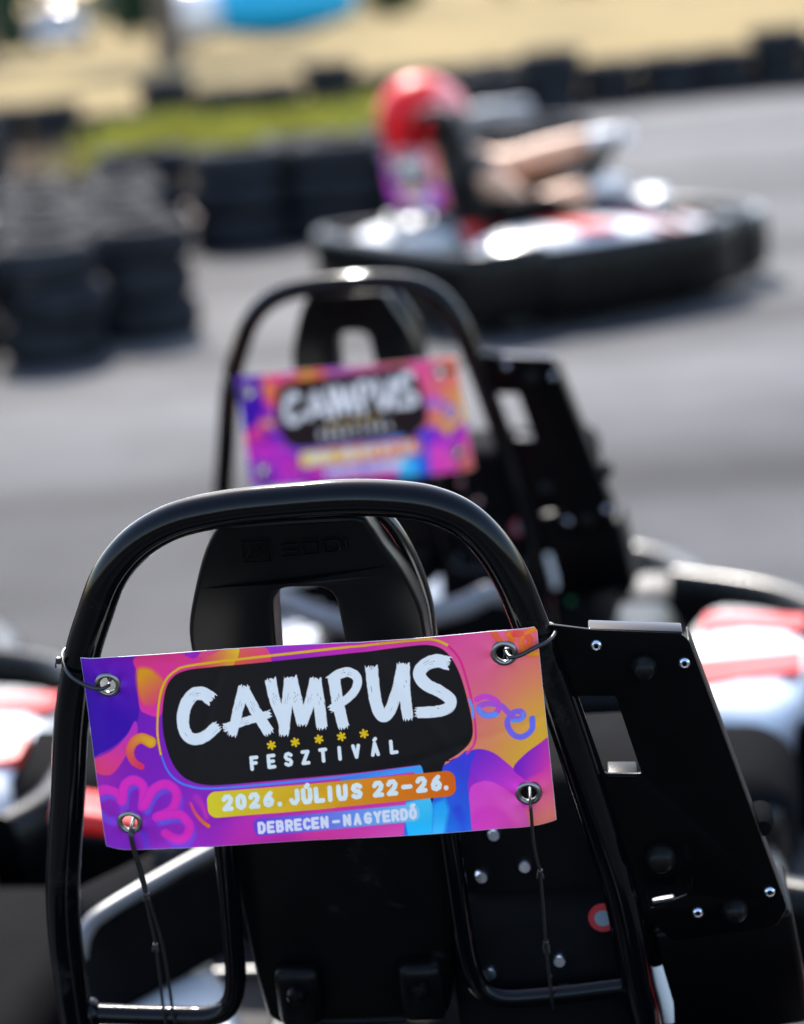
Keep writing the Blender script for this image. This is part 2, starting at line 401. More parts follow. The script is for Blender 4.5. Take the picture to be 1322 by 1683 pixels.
def build_kart(oz, track=False, swx=0):
    root = empty('go_kart'); H = hp(oz); ry = 0 if track else -.2
    # roll hoop, legs running on down to the chassis
    legL = [(-.302, -(oz-.16)/cl*.97+.0), (-.305, -.52)] if oz > .75 else [(-.302, -.53)]
    legR = [(.318, -.50), (.322, -(oz-.16)/cl*.97)] if oz > .75 else [(.318, -.53)]
    hoop = mesh_obj('roll_hoop', *tube([H(*q) for q in legL+HOOP+legR], .0185, 28, 6), M['paint'], root, angle=60)
    # L shaped tubes carrying the seat
    for pts in ([(-.112, -.05), (-.114, -.15), (-.117, -.25), (-.122, -.35), (-.127, -.405), (-.138, -.435), (-.16, -.447), (-.2, -.446), (-.255, -.442), (-.30, -.438)],
                [(.118, -.05), (.120, -.15), (.123, -.25), (.127, -.35), (.131, -.395), (.141, -.424), (.163, -.437), (.2, -.437), (.25, -.433), (.305, -.427)]):
        t = mesh_obj('seat_tube', *tube([H(*q, .004) for q in pts], .0115, 18, 5), M['paint'], root, angle=60)
    for (x, v) in ((-.296, -.438), (.297, -.428)):
        wb = MB(); wb.add(*mapped(xf(lathe([(.0125, 0), (.0175, .004), (.0165, .009), (.013, .012)], 18, False, 'x'), (x-.006 if x > 0 else x, v, .004), (0, 0, 0)), lambda a, b, c: H(a, b, c)))
        wb.build('weld_bead', M['paint'], hoop, angle=60)
    # head-rest shell with its slot
    outer = [(-.062, .131), (-.074, .13), (-.0865, .118), (-.1015, .0894), (-.1175, .0451), (-.1262, .0136), (-.1278, -.0106), (-.1255, -.05), (-.120, -.14),
             (-.118, -.25), (-.112, -.36), (-.105, -.44), (-.09, -.475), (0, -.48), (.09, -.475), (.105, -.44), (.112, -.36), (.116, -.25), (.118, -.14), (.118, -.06), (.1166, -.008), (.1135, .024), (.1005, .064), (.084, .095), (.073, .118), (.060, .130), (0, .133)]
    outer = spl2(outer, 3)
    hole = rpoly([(-.033, .0575), (.030, .0545), (.0385, -.06), (-.0395, -.06)], .021, 6)
    vf = prism([outer, hole], .028, .006, 3)
    def hmap(x, v, c):
        off = .016+.028+c+.9*x*x
        return H(x*(1+.4*max(0, c)), v-.5*max(0, c), off)
    hr = mesh_obj('seat_back', *mapped(vf, hmap), M['plastic'], root, angle=40)
    for s in (-1, 1):
        rimp = [H(s*x, v, .076+.9*x*x) for (x, v) in ((.064, .112), (.080, .102), (.094, .078), (.1055, .045), (.1125, .012), (.115, -.02), (.114, -.08), (.112, -.16))]
        mesh_obj('seat_rim', *tube(rimp, .0075, 14, 6), M['guard'], hr, angle=60)
    # moulded rib and lettering pressed into the shell
    lm = MB()
    def stroke(pts, s=.0011):
        P = [(q[0], q[1]) for q in pts]
        lm.add(*mapped(tube([(x, y, .0) for x, y in P], s, 6, 1, smooth=False), lambda a, b, c: H(a, b, .0155+.9*a*a+c)))
    def T(x, y): return (-.058+x*.0105, .087+y*.0085+x*.0004)
    L = {'sq': [(0, 0), (2.6, 0), (2.6, 2.6), (0, 2.6), (0, 0)], 'z1': [(.3, .5), (1, 2.1), (1.5, 1.1), (2.3, 2.2)], 'z2': [(.9, .4), (1.6, 1.8), (2.2, .5)],
         'S': [(5.4, 1.9), (3.9, 1.9), (3.9, 1.15), (5.3, 1.15), (5.3, .4), (3.8, .4)],
         'O': [(5.9, .4), (5.9, 1.9), (7.3, 1.9), (7.3, .4), (5.9, .4)], 'D': [(7.9, .4), (7.9, 1.9), (9.1, 1.9), (9.4, 1.6), (9.4, .7), (9.1, .4), (7.9, .4)], 'I': [(10.0, .4), (10.0, 1.9)]}
    for k, q in L.items(): stroke([T(*a) for a in q], .0011 if k not in 'SODI' else .0016)
    lm.build('embossed_lettering', M['plastic'], hr, angle=60)
    # seat bucket
    rings_o, secs = [], [(.085, .42+oz-.958, .125, .05), (.10, .36+oz-.958, .16, .09), (.14, .27, .185, .12), (.22, .19, .19, .13), (.34, .165, .19, .12), (.5, .19, .18, .07)]
    for i, (y, z, wd, dp) in enumerate(secs):
        a = R([80, 72, 50, 25, 5, -8][i]); nrm = np.array([0, math.sin(a), math.cos(a)])
        rg_in, rg_out = [], []
        for t in np.linspace(-1, 1, 17):
            x = wd*math.sin(t*1.35)/math.sin(1.35); d = dp*abs(t)**2.6
            q = np.array([x, y, z])+nrm*d; rg_in.append(tuple(q))
            rg_out.append(tuple(q-nrm*.008+np.array([.008*t, 0, 0])))
        rings_o.append(rg_in+rg_out[::-1])
    mesh_obj('seat_bucket', *loft(rings_o), M['plastic'], root, angle=50)
    for x in (-.06, .075):
        br = MB(); br.add(*mapped(rbox((.05, .075, .03), .012, (x, -.43, .015)), H))
        br.add(*mapped(xf(lathe([(0, -.012), (.008, -.010), (.011, -.004), (.011, .01)], 16), (x, -.418, -.004)), H))
        br.build('seat_bracket', M['plastic'], root)
    # slotted side plate
    ol = rpoly([(.240, .010), (.2836, .001), (.3721, -.0085), (.3802, -.0163), (.4691, -.3341), (.458, -.356), (.3491, -.3699), (.318, -.336), (.29, -.2), (.255, -.06)], .006, 3)
    h1 = rpoly([(.2669, -.0724), (.3047, -.0746), (.3263, -.1657), (.2891, -.1636)], .003, 3)
    h2 = rpoly([(.3218, -.2893), (.3534, -.2909), (.3676, -.3126), (.3262, -.3286)], .004, 3)
    plate = mesh_obj('side_plate', *mapped(prism([ol, h1, h2], .002, .0008, 2), H), M['plate'], root, angle=30)
    fl = MB()
    fl.add(*mapped(rbox((.093, .0035, .022), .0015, (.328, -.0048, .010), (0, 0, R(-5.6))), H))
    fl.build('top_flange', M['paint'], plate)
    fl = MB()
    L_ = math.hypot(.0889, .3178)
    fl.add(*mapped(rbox((.003, L_-.012, .036), .0013, ((.3802+.4691)/2-.0016, (-.0163-.3341)/2, .0235), (0, 0, math.atan2(.0889, .3178))), H))
    fl.add(*mapped(rbox((.030, .0035, .03), .0014, (.3065, -.1678, .012), (0, 0, R(-3.3))), H))
    fl.build('edge_flange', M['plate'], plate)
    for (x, v) in ((.2886, -.0162), (.3749, -.0411), (.3762, -.3348), (.4514, -.313)):
        mb = bolt_mb(x, v); mb.v = [H(a, b, c-.0015) for a, b, c in mb.v]
        sc_ = mb.build('screw', M['zinc'], plate, angle=40); sc_.data.materials.append(M['knob']); c0 = Vector(H(x, v, -.0015))
        for f_ in sc_.data.polygons:
            if (f_.center-c0).length < .0024: f_.material_index = 1
    for (x, v, q) in ((.3344, -.042, .0135), (.4149, -.3314, .0135), (.3401, -.2643, .0165)):
        prof = [(0, -.017), (q*.55, -.0165), (q*.75, -.014), (q*.8, -.011), (q*.98, -.008), (q, -.003), (q, .004)]
        mesh_obj('rubber_stop', *mapped(xf(lathe(prof, 26), (x, v, -.002)), H), M['knob'], plate, angle=45)
    lk = MB()
    lk.add(*mapped(rbox((.024, .0045, .008), .0015, (.341, -.321, .004), (0, 0, R(8))), H))
    lk.build('latch', M['rail'], plate)
    # belt reel housing and bracket below the plate
    bx = MB()
    bx.add(*mapped(rbox((.15, .145, .10), .008, (.41, -.425, .055), (0, 0, R(8))), H))
    bx.add(*mapped(rbox((.05, .05, .04), .012, (.440, -.36, .06), (0, 0, R(15))), H))
    kb = xf(lathe([(0, -.018), (.009, -.016), (.0125, -.008), (.013, .02)], 20), (.449, -.256, .045)); mesh_obj('belt_guide', *mapped(kb, H), M['matt'], root, angle=45)
    bx.build('reel_housing', M['plate'], root)
    gs = MB(); gs.add(*mapped(rbox((.012, .16, .012), .004, (.355, -.44, .02), (0, 0, R(8))), H)); gs.build('belt_strap', M['green'], root)
    sb = MB(); sb.add(*mapped(xf(lathe([(0, -.03), (.014, -.026), (.017, 0), (.016, .05)], 20, False, 'y'), (.338, -.455, .02), (0, 0, R(10))), H)); sb.build('reservoir', M['white'], root)
    # engine right of the seat
    en = MB()
    zt = min(.62, oz-.30)
    en.add(*rbox((.31, .30, zt-.16), .03, (.262, .24, (zt+.16)/2)))
    en.add(*rbox((.30, .22, .16), .03, (.262, .24, zt+.05)))
    en.add(*rbox((.20, .24, .12), .02, (.3, .2, .16)))
    for k in range(6): en.add(*rbox((.285, .31, .008), .003, (.285, .24, .26+k*.03)))
    eng = en.build('engine', M['matt'], root)
    for k, (x, z) in enumerate(((.163, zt+.071), (.146, zt+.022), (.194, zt+.032), (.169, zt-.009), (.15, zt-.075), (.226, zt-.063), (.33, zt-.2))):
        mesh_obj('engine_bolt', *xf(lathe([(0, -.008), (.006, -.008), (.008, -.004), (.008, .004)], 14, False, 'y'), (x, .126 if z > zt-.02 else .088, z)), M['zinc'], eng, angle=40)
    st = mesh_obj('round_badge', *xf(lathe([(.0095, -.0032), (.0155, -.0032), (.016, 0), (.0095, 0)], 28, True, 'y'), (.276, .088, zt-.016)), M['stickred'], eng, angle=40)
    mesh_obj('sticker_centre', *xf(lathe([(0, -.003), (.0093, -.003), (.0093, .0)], 24, False, 'y'), (.276, .088, zt-.016)), M['stickblue'], st, angle=40)
    for s in ((-1, 1) if not track else ()):
        wg = MB(); wg.add(*rbox((.56, .34, .23), .09, (s*.52, -.30, .185), (R(4), 0, 0), 6)); wg.build('wheel_guard', M['matt'], root, angle=50)
    if not track:
        ab = MB(); ab.add(*rbox((.22, .56, .16), .05, (.425, .22, .25), (0, 0, 0), 5)); ab.build('air_box', M['plastic'], root)
    # fuel tank left of the seat
    ft = MB(); ft.add(*rbox((.36, .12, .16), .035, (-.325, .67, .365), (0, R(-2), R(50)))); tank = ft.build('fuel_tank', M['matt'], root)
    mesh_obj('tank_cap', *xf(lathe([(0, .03), (.025, .03), (.03, .024), (.03, 0)], 20), (-.325, .67, .443)), M['rail'], tank)
    mesh_obj('side_guard', *tube([(-.415, .455, .40), (-.405, .468, .432), (-.38, .50, .447), (-.28, .62, .462), (-.20, .715, .468), (-.16, .765, .46)], .0105, 14, 5), M['glinttube'], root, angle=60)  # grey colour paints the sky-lit top edge of the black tank
    if not track:
        rf = MB(); rf.add(*rbox((.30, .20, .035), .014, (-.42, .94, .385), (R(-12), R(16), R(10)))); rf.build('red_fairing', M['red'], root); sc_ = MB(); sc_.add(*rbox((.34, .80, .20), .06, (-.68, .62, .17), (0, 0, R(-4)), 5)); sc_.build('side_cover', M['matt'], root)
    else:
        rc = MB(); rc.add(*rbox((.46, .26, .13), .05, (.0, -.17, .27), (R(8), 0, 0))); rc.build('rear_cover', M['white'], root)
        rc = MB(); rc.add(*rbox((.2, .24, .10), .04, (.17, .10, .29))); rc.build('red_seat_side', M['red'], root)
    # chassis and floor
    ch = MB()
    for s in (-1, 1):
        ch.add(*tube([(s*.3, -.22, .12), (s*.3, .3, .085), (s*.24, .7, .085), (s*.22, 1.22, .095)], .016, 12, 5))
    for y in (-.2, .3, .75, 1.1): ch.add(*tube([(-.3, y, .1), (.3, y, .1)], .015, 12, 2))
    ch.add(*tube([(-.47, .93, .125), (.47, .93, .125)], .014, 12, 2))
    ch.build('chassis', M['rail'], root)
    fp = MB(); fp.add(*rbox((.5, .85, .006), .002, (0, .8, .065))); fp.build('floor_tray', M['plastic'], root)
    mesh_obj('rear_axle', *tube([(-.6, ry-.08, .14), (.6, ry-.08, .14)], .02, 14, 2), M['steel'], root)
    for x in (-.59, .59): wheel('rear_wheel', x, ry-.08, .14, .19, root)
    for x in (-.46, .46): wheel('front_wheel', x, .93, .125, .13, root)
    # bumpers
    ringprof([(a_, b_+ry) for a_, b_ in ((-.72, .04), (-.755, -.12), (-.72, -.26), (-.45, -.30), (0, -.31), (.45, -.30), (.72, -.26), (.755, -.12), (.72, .04))], .05, .31 if track else .25, .07, M['bumper'], 'rear_bumper', root, False)
    for s in (-1, 1):
        dx = .10 if s > 0 else .0
        ringprof([(s*.72, .07), (s*.775, .2), (s*.78, .5), (s*.755, .8), (s*.66, .99), (s*.56, 1.03)] if track else [(.82, -.14), (.875, -.02), (.88, .25), (.86, .5), (.73, .72), (.50, .86)] if s > 0 else [(-.47, .12), (-.505, .25), (-.51, .5), (-.49, .75), (-.45, .84)], .03 if track else .05, .29 if track or s > 0 else .18, .075, M['bumper'], 'side_bumper', root, False)
    ringprof([(-.52, 1.06), (-.50, 1.2), (-.38, 1.38), (-.15, 1.46), (.15, 1.46), (.38, 1.38), (.50, 1.2), (.52, 1.06)], .04, .27 if track else .20, .08, M['bumper'], 'front_bumper', root, False)
    zq = .52 if oz > .75 else .34
    # U shaped guard over the rear axle
    mesh_obj('rear_guard', *tube([(-.22, -.06, zq-.3), (-.21, -.11, zq-.05), (-.15, -.18, zq+.03), (-.054, -.24, zq+.018), (.042, -.27, zq+.003), (.151, -.25, zq+.015), (.213, -.22, zq+.022), (.267, -.17, zq+.03), (.31, -.1, zq-.04), (.32, -.06, zq-.3)], .022, 16, 6), M['glinttube'], root, angle=60)  # painted grey in place of the glint along a black guard
    if not track: mesh_obj('overflow_bottle', *xf(lathe([(0, -.075), (.016, -.074), (.021, -.066), (.021, .04), (.016, .052), (.010, .056), (.010, .07), (0, .072)], 20, False, 'x'), (-.115, -.165, .592), (0, R(-8), R(6))), M['white'], root, angle=40)
    # bodywork
    for s in (-1, 1): side_pod(s, root, track)
    rings = []
    for (y, hw, zb, zt_) in ((1.08, .30, .10, .25), (1.18, .31, .09, .24), (1.3, .29, .09, .20), (1.40, .22, .09, .15)):
        rg = []
        for k in range(24):
            a = 2*math.pi*k/24; c, s = math.cos(a), math.sin(a); ex = .6
            rg.append((math.copysign(abs(c)**ex, c)*hw, y, (zb+zt_)/2+math.copysign(abs(s)**ex, s)*(zt_-zb)/2))
        rings.append(rg)
    nose = mesh_obj('nose_cone', *loft(rings), M['white'], root, angle=50)
    nf = MB(); nf.add(*rbox((.14, .24, .02), .006, (0, 1.24, .224), (R(-14), 0, 0))); nf.build('red_flash', M['red'], nose)
    rings = []
    for (y, z, hw, hh) in ((.80, .17, .10, .03), (.88, .26, .11, .03), (.97, .33, .10, .025), (1.02, .35, .08, .015)):
        rg = []
        for k in range(20):
            a = 2*math.pi*k/20; c, s = math.cos(a), math.sin(a); ex = .6
            rg.append((math.copysign(abs(c)**ex, c)*hw, y+.08-math.copysign(abs(s)**ex, s)*hh*.9, z+math.copysign(abs(s)**ex, s)*hh*.6))
        rings.append(rg)
    mesh_obj('front_panel', *loft(rings), M['white'], root, angle=50)
    # steering
    mesh_obj('steering_column', *tube([(0, 1.0, .16), (0, .66, .53)], .012, 12, 2), M['rail'], root)
    sw = [(.145*math.cos(a), .0, .145*math.sin(a)) for a in np.linspace(0, 2*math.pi, 24, endpoint=False)]
    mb = MB(); mb.add(*tube(sw, .014, 12, 2, True))
    for a in (R(90), R(210), R(330)): mb.add(*tube([(0, .01, 0), (.14*math.cos(a), 0, .14*math.sin(a))], .009, 8, 2))
    mb.add(*rbox((.09, .03, .07), .01, (0, 0, 0)))
    mb.v = [tuple(Matrix.Translation((swx, .64+.05*(swx > 0), .55-.03*(swx > 0))) @ Matrix.Rotation(R(-18)*(swx > 0), 4, 'Z') @ Matrix.Rotation(R(-42), 4, 'X') @ Vector(q)) for q in mb.v]
    mb.build('steering_wheel', M['plastic'], root, angle=60)
    for s in (-1, 1):
        pm = MB(); pm.add(*tube([(s*.12, 1.1, .09), (s*.12, 1.12, .2), (s*.17, 1.12, .22)], .007, 8, 4)); pm.build('pedal', M['steel'], root)
    return root

# ------------------------------------------------------------------ printed banner
def srgb(c): c = np.array(c, float)/255; return np.where(c <= .04045, c/12.92, ((c+.055)/1.055)**2.4)
def homography(src, dst):
    A = []
    for (x, y), (X, Y) in zip(src, dst):
        A.append([x, y, 1, 0, 0, 0, -X*x, -X*y, -X]); A.append([0, 0, 0, x, y, 1, -Y*x, -Y*y, -Y])
    return np.linalg.svd(np.array(A))[2][-1].reshape(3, 3)
BL = [(-.2299, .0129), (.2318, .0185), (.2365, -.2066), (-.2373, -.2118)]          # corners in the hoop plane
BQ = [(128, 1082), (882, 1032), (915, 1357), (171, 1398)]                           # design units of the print
def bprint(X, Y):
    """colour of the print at design coordinates X, Y (linear rgb)"""
    rs = np.random.RandomState(3)
    def vnoise(x, y):
        xi, yi = np.floor(x).astype(int), np.floor(y).astype(int); xf_, yf_ = x-xi, y-yi
        tb = rs_tab
        g = lambda a, b: tb[(a*73+b*179) % 4096]
        u, v = xf_*xf_*(3-2*xf_), yf_*yf_*(3-2*yf_)
        return (g(xi, yi)*(1-u)+g(xi+1, yi)*u)*(1-v)+(g(xi, yi+1)*(1-u)+g(xi+1, yi+1)*u)*v
    rs_tab = rs.rand(4096)
    ctl = [(135, 1090, 70, 10, 165), (190, 1150, 75, 10, 175), (200, 1230, 105, 20, 180), (160, 1260, 170, 40, 170), (180, 1300, 140, 25, 178), (260, 1190, 120, 25, 185),
           (240, 1270, 120, 28, 185), (220, 1350, 125, 30, 185), (330, 1330, 145, 32, 185), (175, 1390, 125, 30, 190), (300, 1390, 150, 32, 185), (420, 1385, 190, 40, 175),
           (560, 1370, 215, 60, 165), (650, 1365, 215, 70, 175), (600, 1300, 190, 50, 175), (450, 1300, 175, 45, 180), (330, 1290, 130, 35, 190), (240, 1085, 235, 60, 140), (330, 1075, 235, 70, 130),
           (300, 1100, 238, 80, 110), (480, 1062, 150, 35, 185), (560, 1056, 195, 42, 182), (680, 1045, 222, 62, 168), (780, 1040, 242, 80, 150), (860, 1040, 248, 92, 120), (800, 1100, 246, 90, 142),
           (860, 1120, 250, 125, 95), (790, 1165, 246, 100, 128), (850, 1180, 250, 150, 80), (885, 1190, 251, 172, 50), (890, 1230, 250, 185, 35), (800, 1200, 248, 122, 110), (830, 1240, 246, 150, 78), (860, 1255, 248, 170, 50)]
    num = np.zeros(X.shape+(3,)); den = np.zeros(X.shape)
    for x, y, *c in ctl:
        q = np.exp(-((X-x)**2+(Y-y)**2)/(2*34**2))+1e-6/(1+((X-x)**2+(Y-y)**2)/1e4); num += q[..., None]*np.array(c); den += q
    C = num/den[..., None]
    def box(pts, pad):
        xs = [q[0] for q in pts]; ys = [q[1] for q in pts]
        return np.where((X > min(xs)-pad) & (X < max(xs)+pad) & (Y > min(ys)-pad) & (Y < max(ys)+pad))
    def sd_poly(pts, I):
        x, y = X[I], Y[I]; n = len(pts); d = np.full(x.shape, 1e9); ins = np.zeros(x.shape, bool)
        for i in range(n):
            (ax, ay), (bx, by) = pts[i], pts[(i+1) % n]
            ex, ey = bx-ax, by-ay; wx, wy = x-ax, y-ay
            t = np.clip((wx*ex+wy*ey)/(ex*ex+ey*ey+1e-9), 0, 1); d = np.minimum(d, (wx-ex*t)**2+(wy-ey*t)**2)
            c = ((ay > y) != (by > y)); ins ^= c & (x < (bx-ax)*(y-ay)/(by-ay+1e-12)+ax)
        d = np.sqrt(d); return np.where(ins, -d, d)
    def sd_line(pts, I, r0=None, r1=None):
        x, y = X[I], Y[I]; d = np.full(x.shape, 1e9); tt = np.zeros(x.shape); n = len(pts)-1
        for i in range(n):
            (ax, ay), (bx, by) = pts[i], pts[i+1]
            ex, ey = bx-ax, by-ay; wx, wy = x-ax, y-ay
            t = np.clip((wx*ex+wy*ey)/(ex*ex+ey*ey+1e-9), 0, 1); q = np.hypot(wx-ex*t, wy-ey*t)
            m_ = q < d; d = np.where(m_, q, d); tt = np.where(m_, (i+t)/n, tt)
        return d, tt
    def put(I, a, col):
        nonlocal C
        a = np.clip(a, 0, 1)[..., None]; C[I] = C[I]*(1-a)+np.asarray(col)*a
    def grad(I, c0, c1, p0, p1):
        ex, ey = p1[0]-p0[0], p1[1]-p0[1]
        t = np.clip(((X[I]-p0[0])*ex+(Y[I]-p0[1])*ey)/(ex*ex+ey*ey), 0, 1)[..., None]
        return np.array(c0)*(1-t)+np.array(c1)*t
    def shape(pts, c0, c1, p0, p1, soft=.8, smooth=True, a=1):
        P = spl2(pts, 6) if smooth else pts
        I = box(P, 3+soft*2); put(I, a*np.clip(.5-sd_poly(P, I)/(2*soft), 0, 1), grad(I, c0, c1, p0, p1))
    def line(pts, r0, r1, c0, c1, soft=.8, smooth=True, a=1, shade=None):
        P = [(q[0], q[1]) for q in spline([(*q, 0) for q in pts], 6)] if smooth else pts
        I = box(P, max(r0, r1)+4); d, t = sd_line(P, I); rr = r0+(r1-r0)*t
        cc = np.array(c0)*(1-t[..., None])+np.array(c1)*t[..., None]
        if shade is not None:
            q = np.clip(d/np.maximum(rr, .1), 0, 1)[..., None]**2; cc = cc*(1-.45*q)+np.array(shade)*.45*q
        put(I, a*np.clip(.5-(d-rr)/(2*soft), 0, 1), cc)
    # drifting colour shapes, left
    shape([(120, 1070), (222, 1074), (227, 1120), (229, 1165), (222, 1190), (200, 1215), (165, 1240), (130, 1250)], (52, 0, 165), (112, 22, 185), (175, 1170), (225, 1080), .9)
    shape([(224, 1078), (300, 1072), (340, 1085), (318, 1098), (290, 1118), (272, 1140), (264, 1175), (240, 1172), (229, 1160), (226, 1110)], (228, 55, 135), (225, 45, 165), (235, 1085), (255, 1175), .9)
    shape([(225, 1102), (245, 1098), (262, 1110), (278, 1128), (272, 1140), (264, 1152), (245, 1160), (230, 1148)], (250, 150, 30), (232, 60, 120), (235, 1110), (268, 1152), 4)
    shape([(302, 1071), (330, 1067), (322, 1080), (312, 1080)], (160, 40, 190), (140, 30, 190), (300, 1070), (330, 1080), 1.5)
    shape([(330, 1083), (362, 1068), (398, 1060), (392, 1078), (386, 1094), (350, 1096), (318, 1100)], (236, 62, 110), (252, 190, 30), (330, 1090), (398, 1072), .9, False)
    shape([(398, 1060), (425, 1059), (440, 1066), (446, 1078), (440, 1090), (386, 1096), (392, 1078)], (246, 90, 70), (236, 60, 120), (390, 1080), (446, 1075), .9)
    shape([(222, 1184), (226, 1204), (208, 1240), (186, 1270), (165, 1277), (150, 1274), (148, 1258), (185, 1232), (208, 1208)], (235, 60, 120), (175, 45, 190), (175, 1275), (215, 1190), 1.2)
    # flower
    pk, bl = (222, 42, 190), (95, 90, 225)
    for pts in ([(157, 1311), (172, 1300), (193, 1303), (200, 1316)], [(201, 1315), (205, 1290), (220, 1280), (236, 1291), (235, 1324)], [(238, 1322), (252, 1296), (274, 1286), (291, 1301), (284, 1327), (258, 1341)],
                [(262, 1339), (294, 1336), (312, 1354), (305, 1374), (288, 1377), (272, 1368)]):
        line([(a+5, b+9) for a, b in pts], 6, 6, bl, (110, 70, 220), 3, a=.75)
        line(pts, 8, 8, pk, (215, 40, 185), 1.2, shade=(150, 40, 200))
    line([(163, 1345), (178, 1352), (196, 1346), (206, 1330)], 7, 7, (95, 80, 225), (140, 45, 205), 2.5, a=.8)
    line([(236, 1368), (242, 1392)], 5, 5, (80, 50, 210), (100, 60, 215), 2, a=.7)
    line([(248, 1218), (233, 1212), (220, 1219), (214, 1234), (220, 1250), (233, 1258)], 9.5, 5, (252, 180, 30), (235, 40, 110), 1, shade=(240, 70, 50))
    line([(314, 1317), (322, 1334), (334, 1348), (343, 1355)], 2, 3.2, (238, 60, 130), (252, 130, 20), 1)
    line([(324, 1308), (334, 1322), (340, 1340)], 6, 3, (185, 45, 185), (222, 55, 170), 3, a=.7)
    # right side
    for pts, c0, c1 in (([(806, 1030), (818, 1048), (832, 1058), (842, 1050), (836, 1042)], (250, 90, 60), (252, 120, 20)), ([(846, 1042), (862, 1046), (872, 1056), (864, 1066), (856, 1054), (868, 1042), (882, 1040)], (250, 70, 60), (252, 130, 30)),
                        ([(858, 1066), (868, 1076), (885, 1080)], (252, 110, 40), (252, 150, 30))):
        line(pts, 5, 5, c0, c1, 1, shade=(240, 60, 60))
    line([(784, 1147), (798, 1142), (815, 1149), (821, 1160), (812, 1172), (796, 1172), (787, 1161), (800, 1154), (822, 1157), (835, 1168), (848, 1180), (860, 1176), (856, 1168), (843, 1170), (834, 1186), (842, 1204), (858, 1210), (874, 1200), (875, 1182)], 5, 5, (212, 60, 190), (90, 110, 235), 1, shade=(110, 110, 235))
    line([(815, 1172), (796, 1173), (787, 1162)], 4.5, 4, (80, 150, 245), (110, 130, 240), 1.5)
    line([(843, 1183), (858, 1181), (860, 1171)], 3, 3, (80, 150, 245), (110, 130, 240), 1.5)
    shape([(735, 1262), (757, 1240), (785, 1229), (812, 1236), (838, 1257), (860, 1277), (884, 1292), (900, 1310), (930, 1310), (930, 1370), (740, 1372)], (100, 40, 205), (205, 55, 200), (765, 1240), (825, 1310), .9)
    shape([(844, 1262), (862, 1240), (885, 1226), (912, 1218), (922, 1260), (890, 1282), (874, 1286), (858, 1278)], (112, 32, 200), (215, 55, 170), (850, 1250), (905, 1270), .9)
    shape([(868, 1284), (895, 1272), (925, 1262), (930, 1375), (850, 1372), (858, 1335), (885, 1312)], (226, 60, 170), (246, 118, 110), (875, 1275), (900, 1345), 5)
    shape([(772, 1300), (788, 1284), (808, 1284), (832, 1298), (856, 1320), (868, 1350), (864, 1375), (774, 1372)], (228, 70, 205), (236, 85, 175), (790, 1290), (850, 1350), 1.5)
    shape([(778, 1335), (800, 1324), (822, 1328), (846, 1350), (850, 1375), (774, 1375)], (205, 55, 195), (225, 70, 180), (790, 1330), (840, 1365), 5, a=.8)
    # cyan and blue column
    shape([(722, 1258), (745, 1248), (765, 1232), (783, 1231), (774, 1255), (769, 1285), (772, 1320), (776, 1372), (664, 1374), (668, 1310), (690, 1290)], (30, 110, 225), (60, 60, 215), (715, 1345), (770, 1245), 1, False)
    shape([(668, 1316), (709, 1308), (712, 1330), (709, 1372), (672, 1374), (664, 1340)], (70, 195, 245), (25, 185, 250), (690, 1316), (690, 1368), 1, False)
    shape([(712, 1320), (732, 1310), (738, 1330), (730, 1372), (709, 1373)], (30, 160, 245), (60, 190, 250), (720, 1312), (720, 1368), 4, False)
    line([(752, 1330), (760, 1350), (760, 1372)], 8, 6, (45, 60, 215), (40, 90, 225), 5, a=.7)
    shape([(690, 1254), (693, 1254), (700, 1270), (690, 1282), (350, 1312), (352, 1302), (600, 1276), (680, 1262)], (190, 50, 185), (215, 60, 160), (400, 1300), (690, 1262), 1, False)
    # outlines round the bubble
    yl, pn, bu = (250, 178, 30), (240, 30, 125), (62, 130, 240)
    line([(265, 1238), (259, 1200), (262, 1150), (271, 1120), (288, 1102), (312, 1093), (400, 1081), (500, 1069), (600, 1057), (690, 1048), (716, 1049), (736, 1058)], 1.8, 2.2, yl, yl)
    line([(738, 1060), (755, 1080), (766, 1110), (776, 1150), (782, 1195), (780, 1220), (768, 1236)], 1.8, 1.8, pn, (240, 50, 150))
    line([(772, 1148), (777, 1160), (778, 1176)], 2.2, 2.2, (90, 150, 245), (90, 150, 245))
    line([(266, 1240), (275, 1262), (290, 1279), (315, 1290), (360, 1292), (480, 1281), (600, 1269), (694, 1257)], 1.6, 2.2, (80, 110, 240), (60, 150, 245))
    shape([(560, 1276), (694, 1255), (698, 1268), (690, 1276), (680, 1266), (560, 1281)], (60, 130, 240), (60, 160, 245), (560, 1275), (690, 1260), .9, False)
    bub = [(268, 1160), (274, 1128), (288, 1109), (310, 1100), (340, 1096), (400, 1090), (500, 1079), (600, 1068), (680, 1058.5), (708, 1058), (728, 1065), (744, 1082), (757, 1108), (768, 1145), (777, 1188), (775, 1213), (762, 1230), (738, 1246)]
    low = [(600, 1265), (480, 1276), (370, 1286), (335, 1286), (308, 1278), (288, 1258), (275, 1228), (268, 1195)]
    P = spl2([*bub, (733, 1249), *low], 5)
    I = box(P, 4); put(I, .5-sd_poly(P, I)/1.6, (15, 14, 17))
    shape([(688, 1250), (736, 1243), (729, 1256), (710, 1318), (694, 1258)], (15, 14, 17), (15, 14, 17), (700, 1250), (710, 1300), .8, False)
    # date and place bars
    def bar(c0, c1, hh, rc, k0, k1):
        ex, ey = c1[0]-c0[0], c1[1]-c0[1]; Ln = math.hypot(ex, ey); ux, uy = ex/Ln, ey/Ln; mx, my = (c0[0]+c1[0])/2, (c0[1]+c1[1])/2
        I = box([(c0[0]-hh, c0[1]-hh), (c1[0]+hh, c1[1]-hh), (c0[0], c0[1]+hh)], 4)
        a = np.abs((X[I]-mx)*ux+(Y[I]-my)*uy)-(Ln/2-rc); b = np.abs(-(X[I]-mx)*uy+(Y[I]-my)*ux)-(hh-rc)
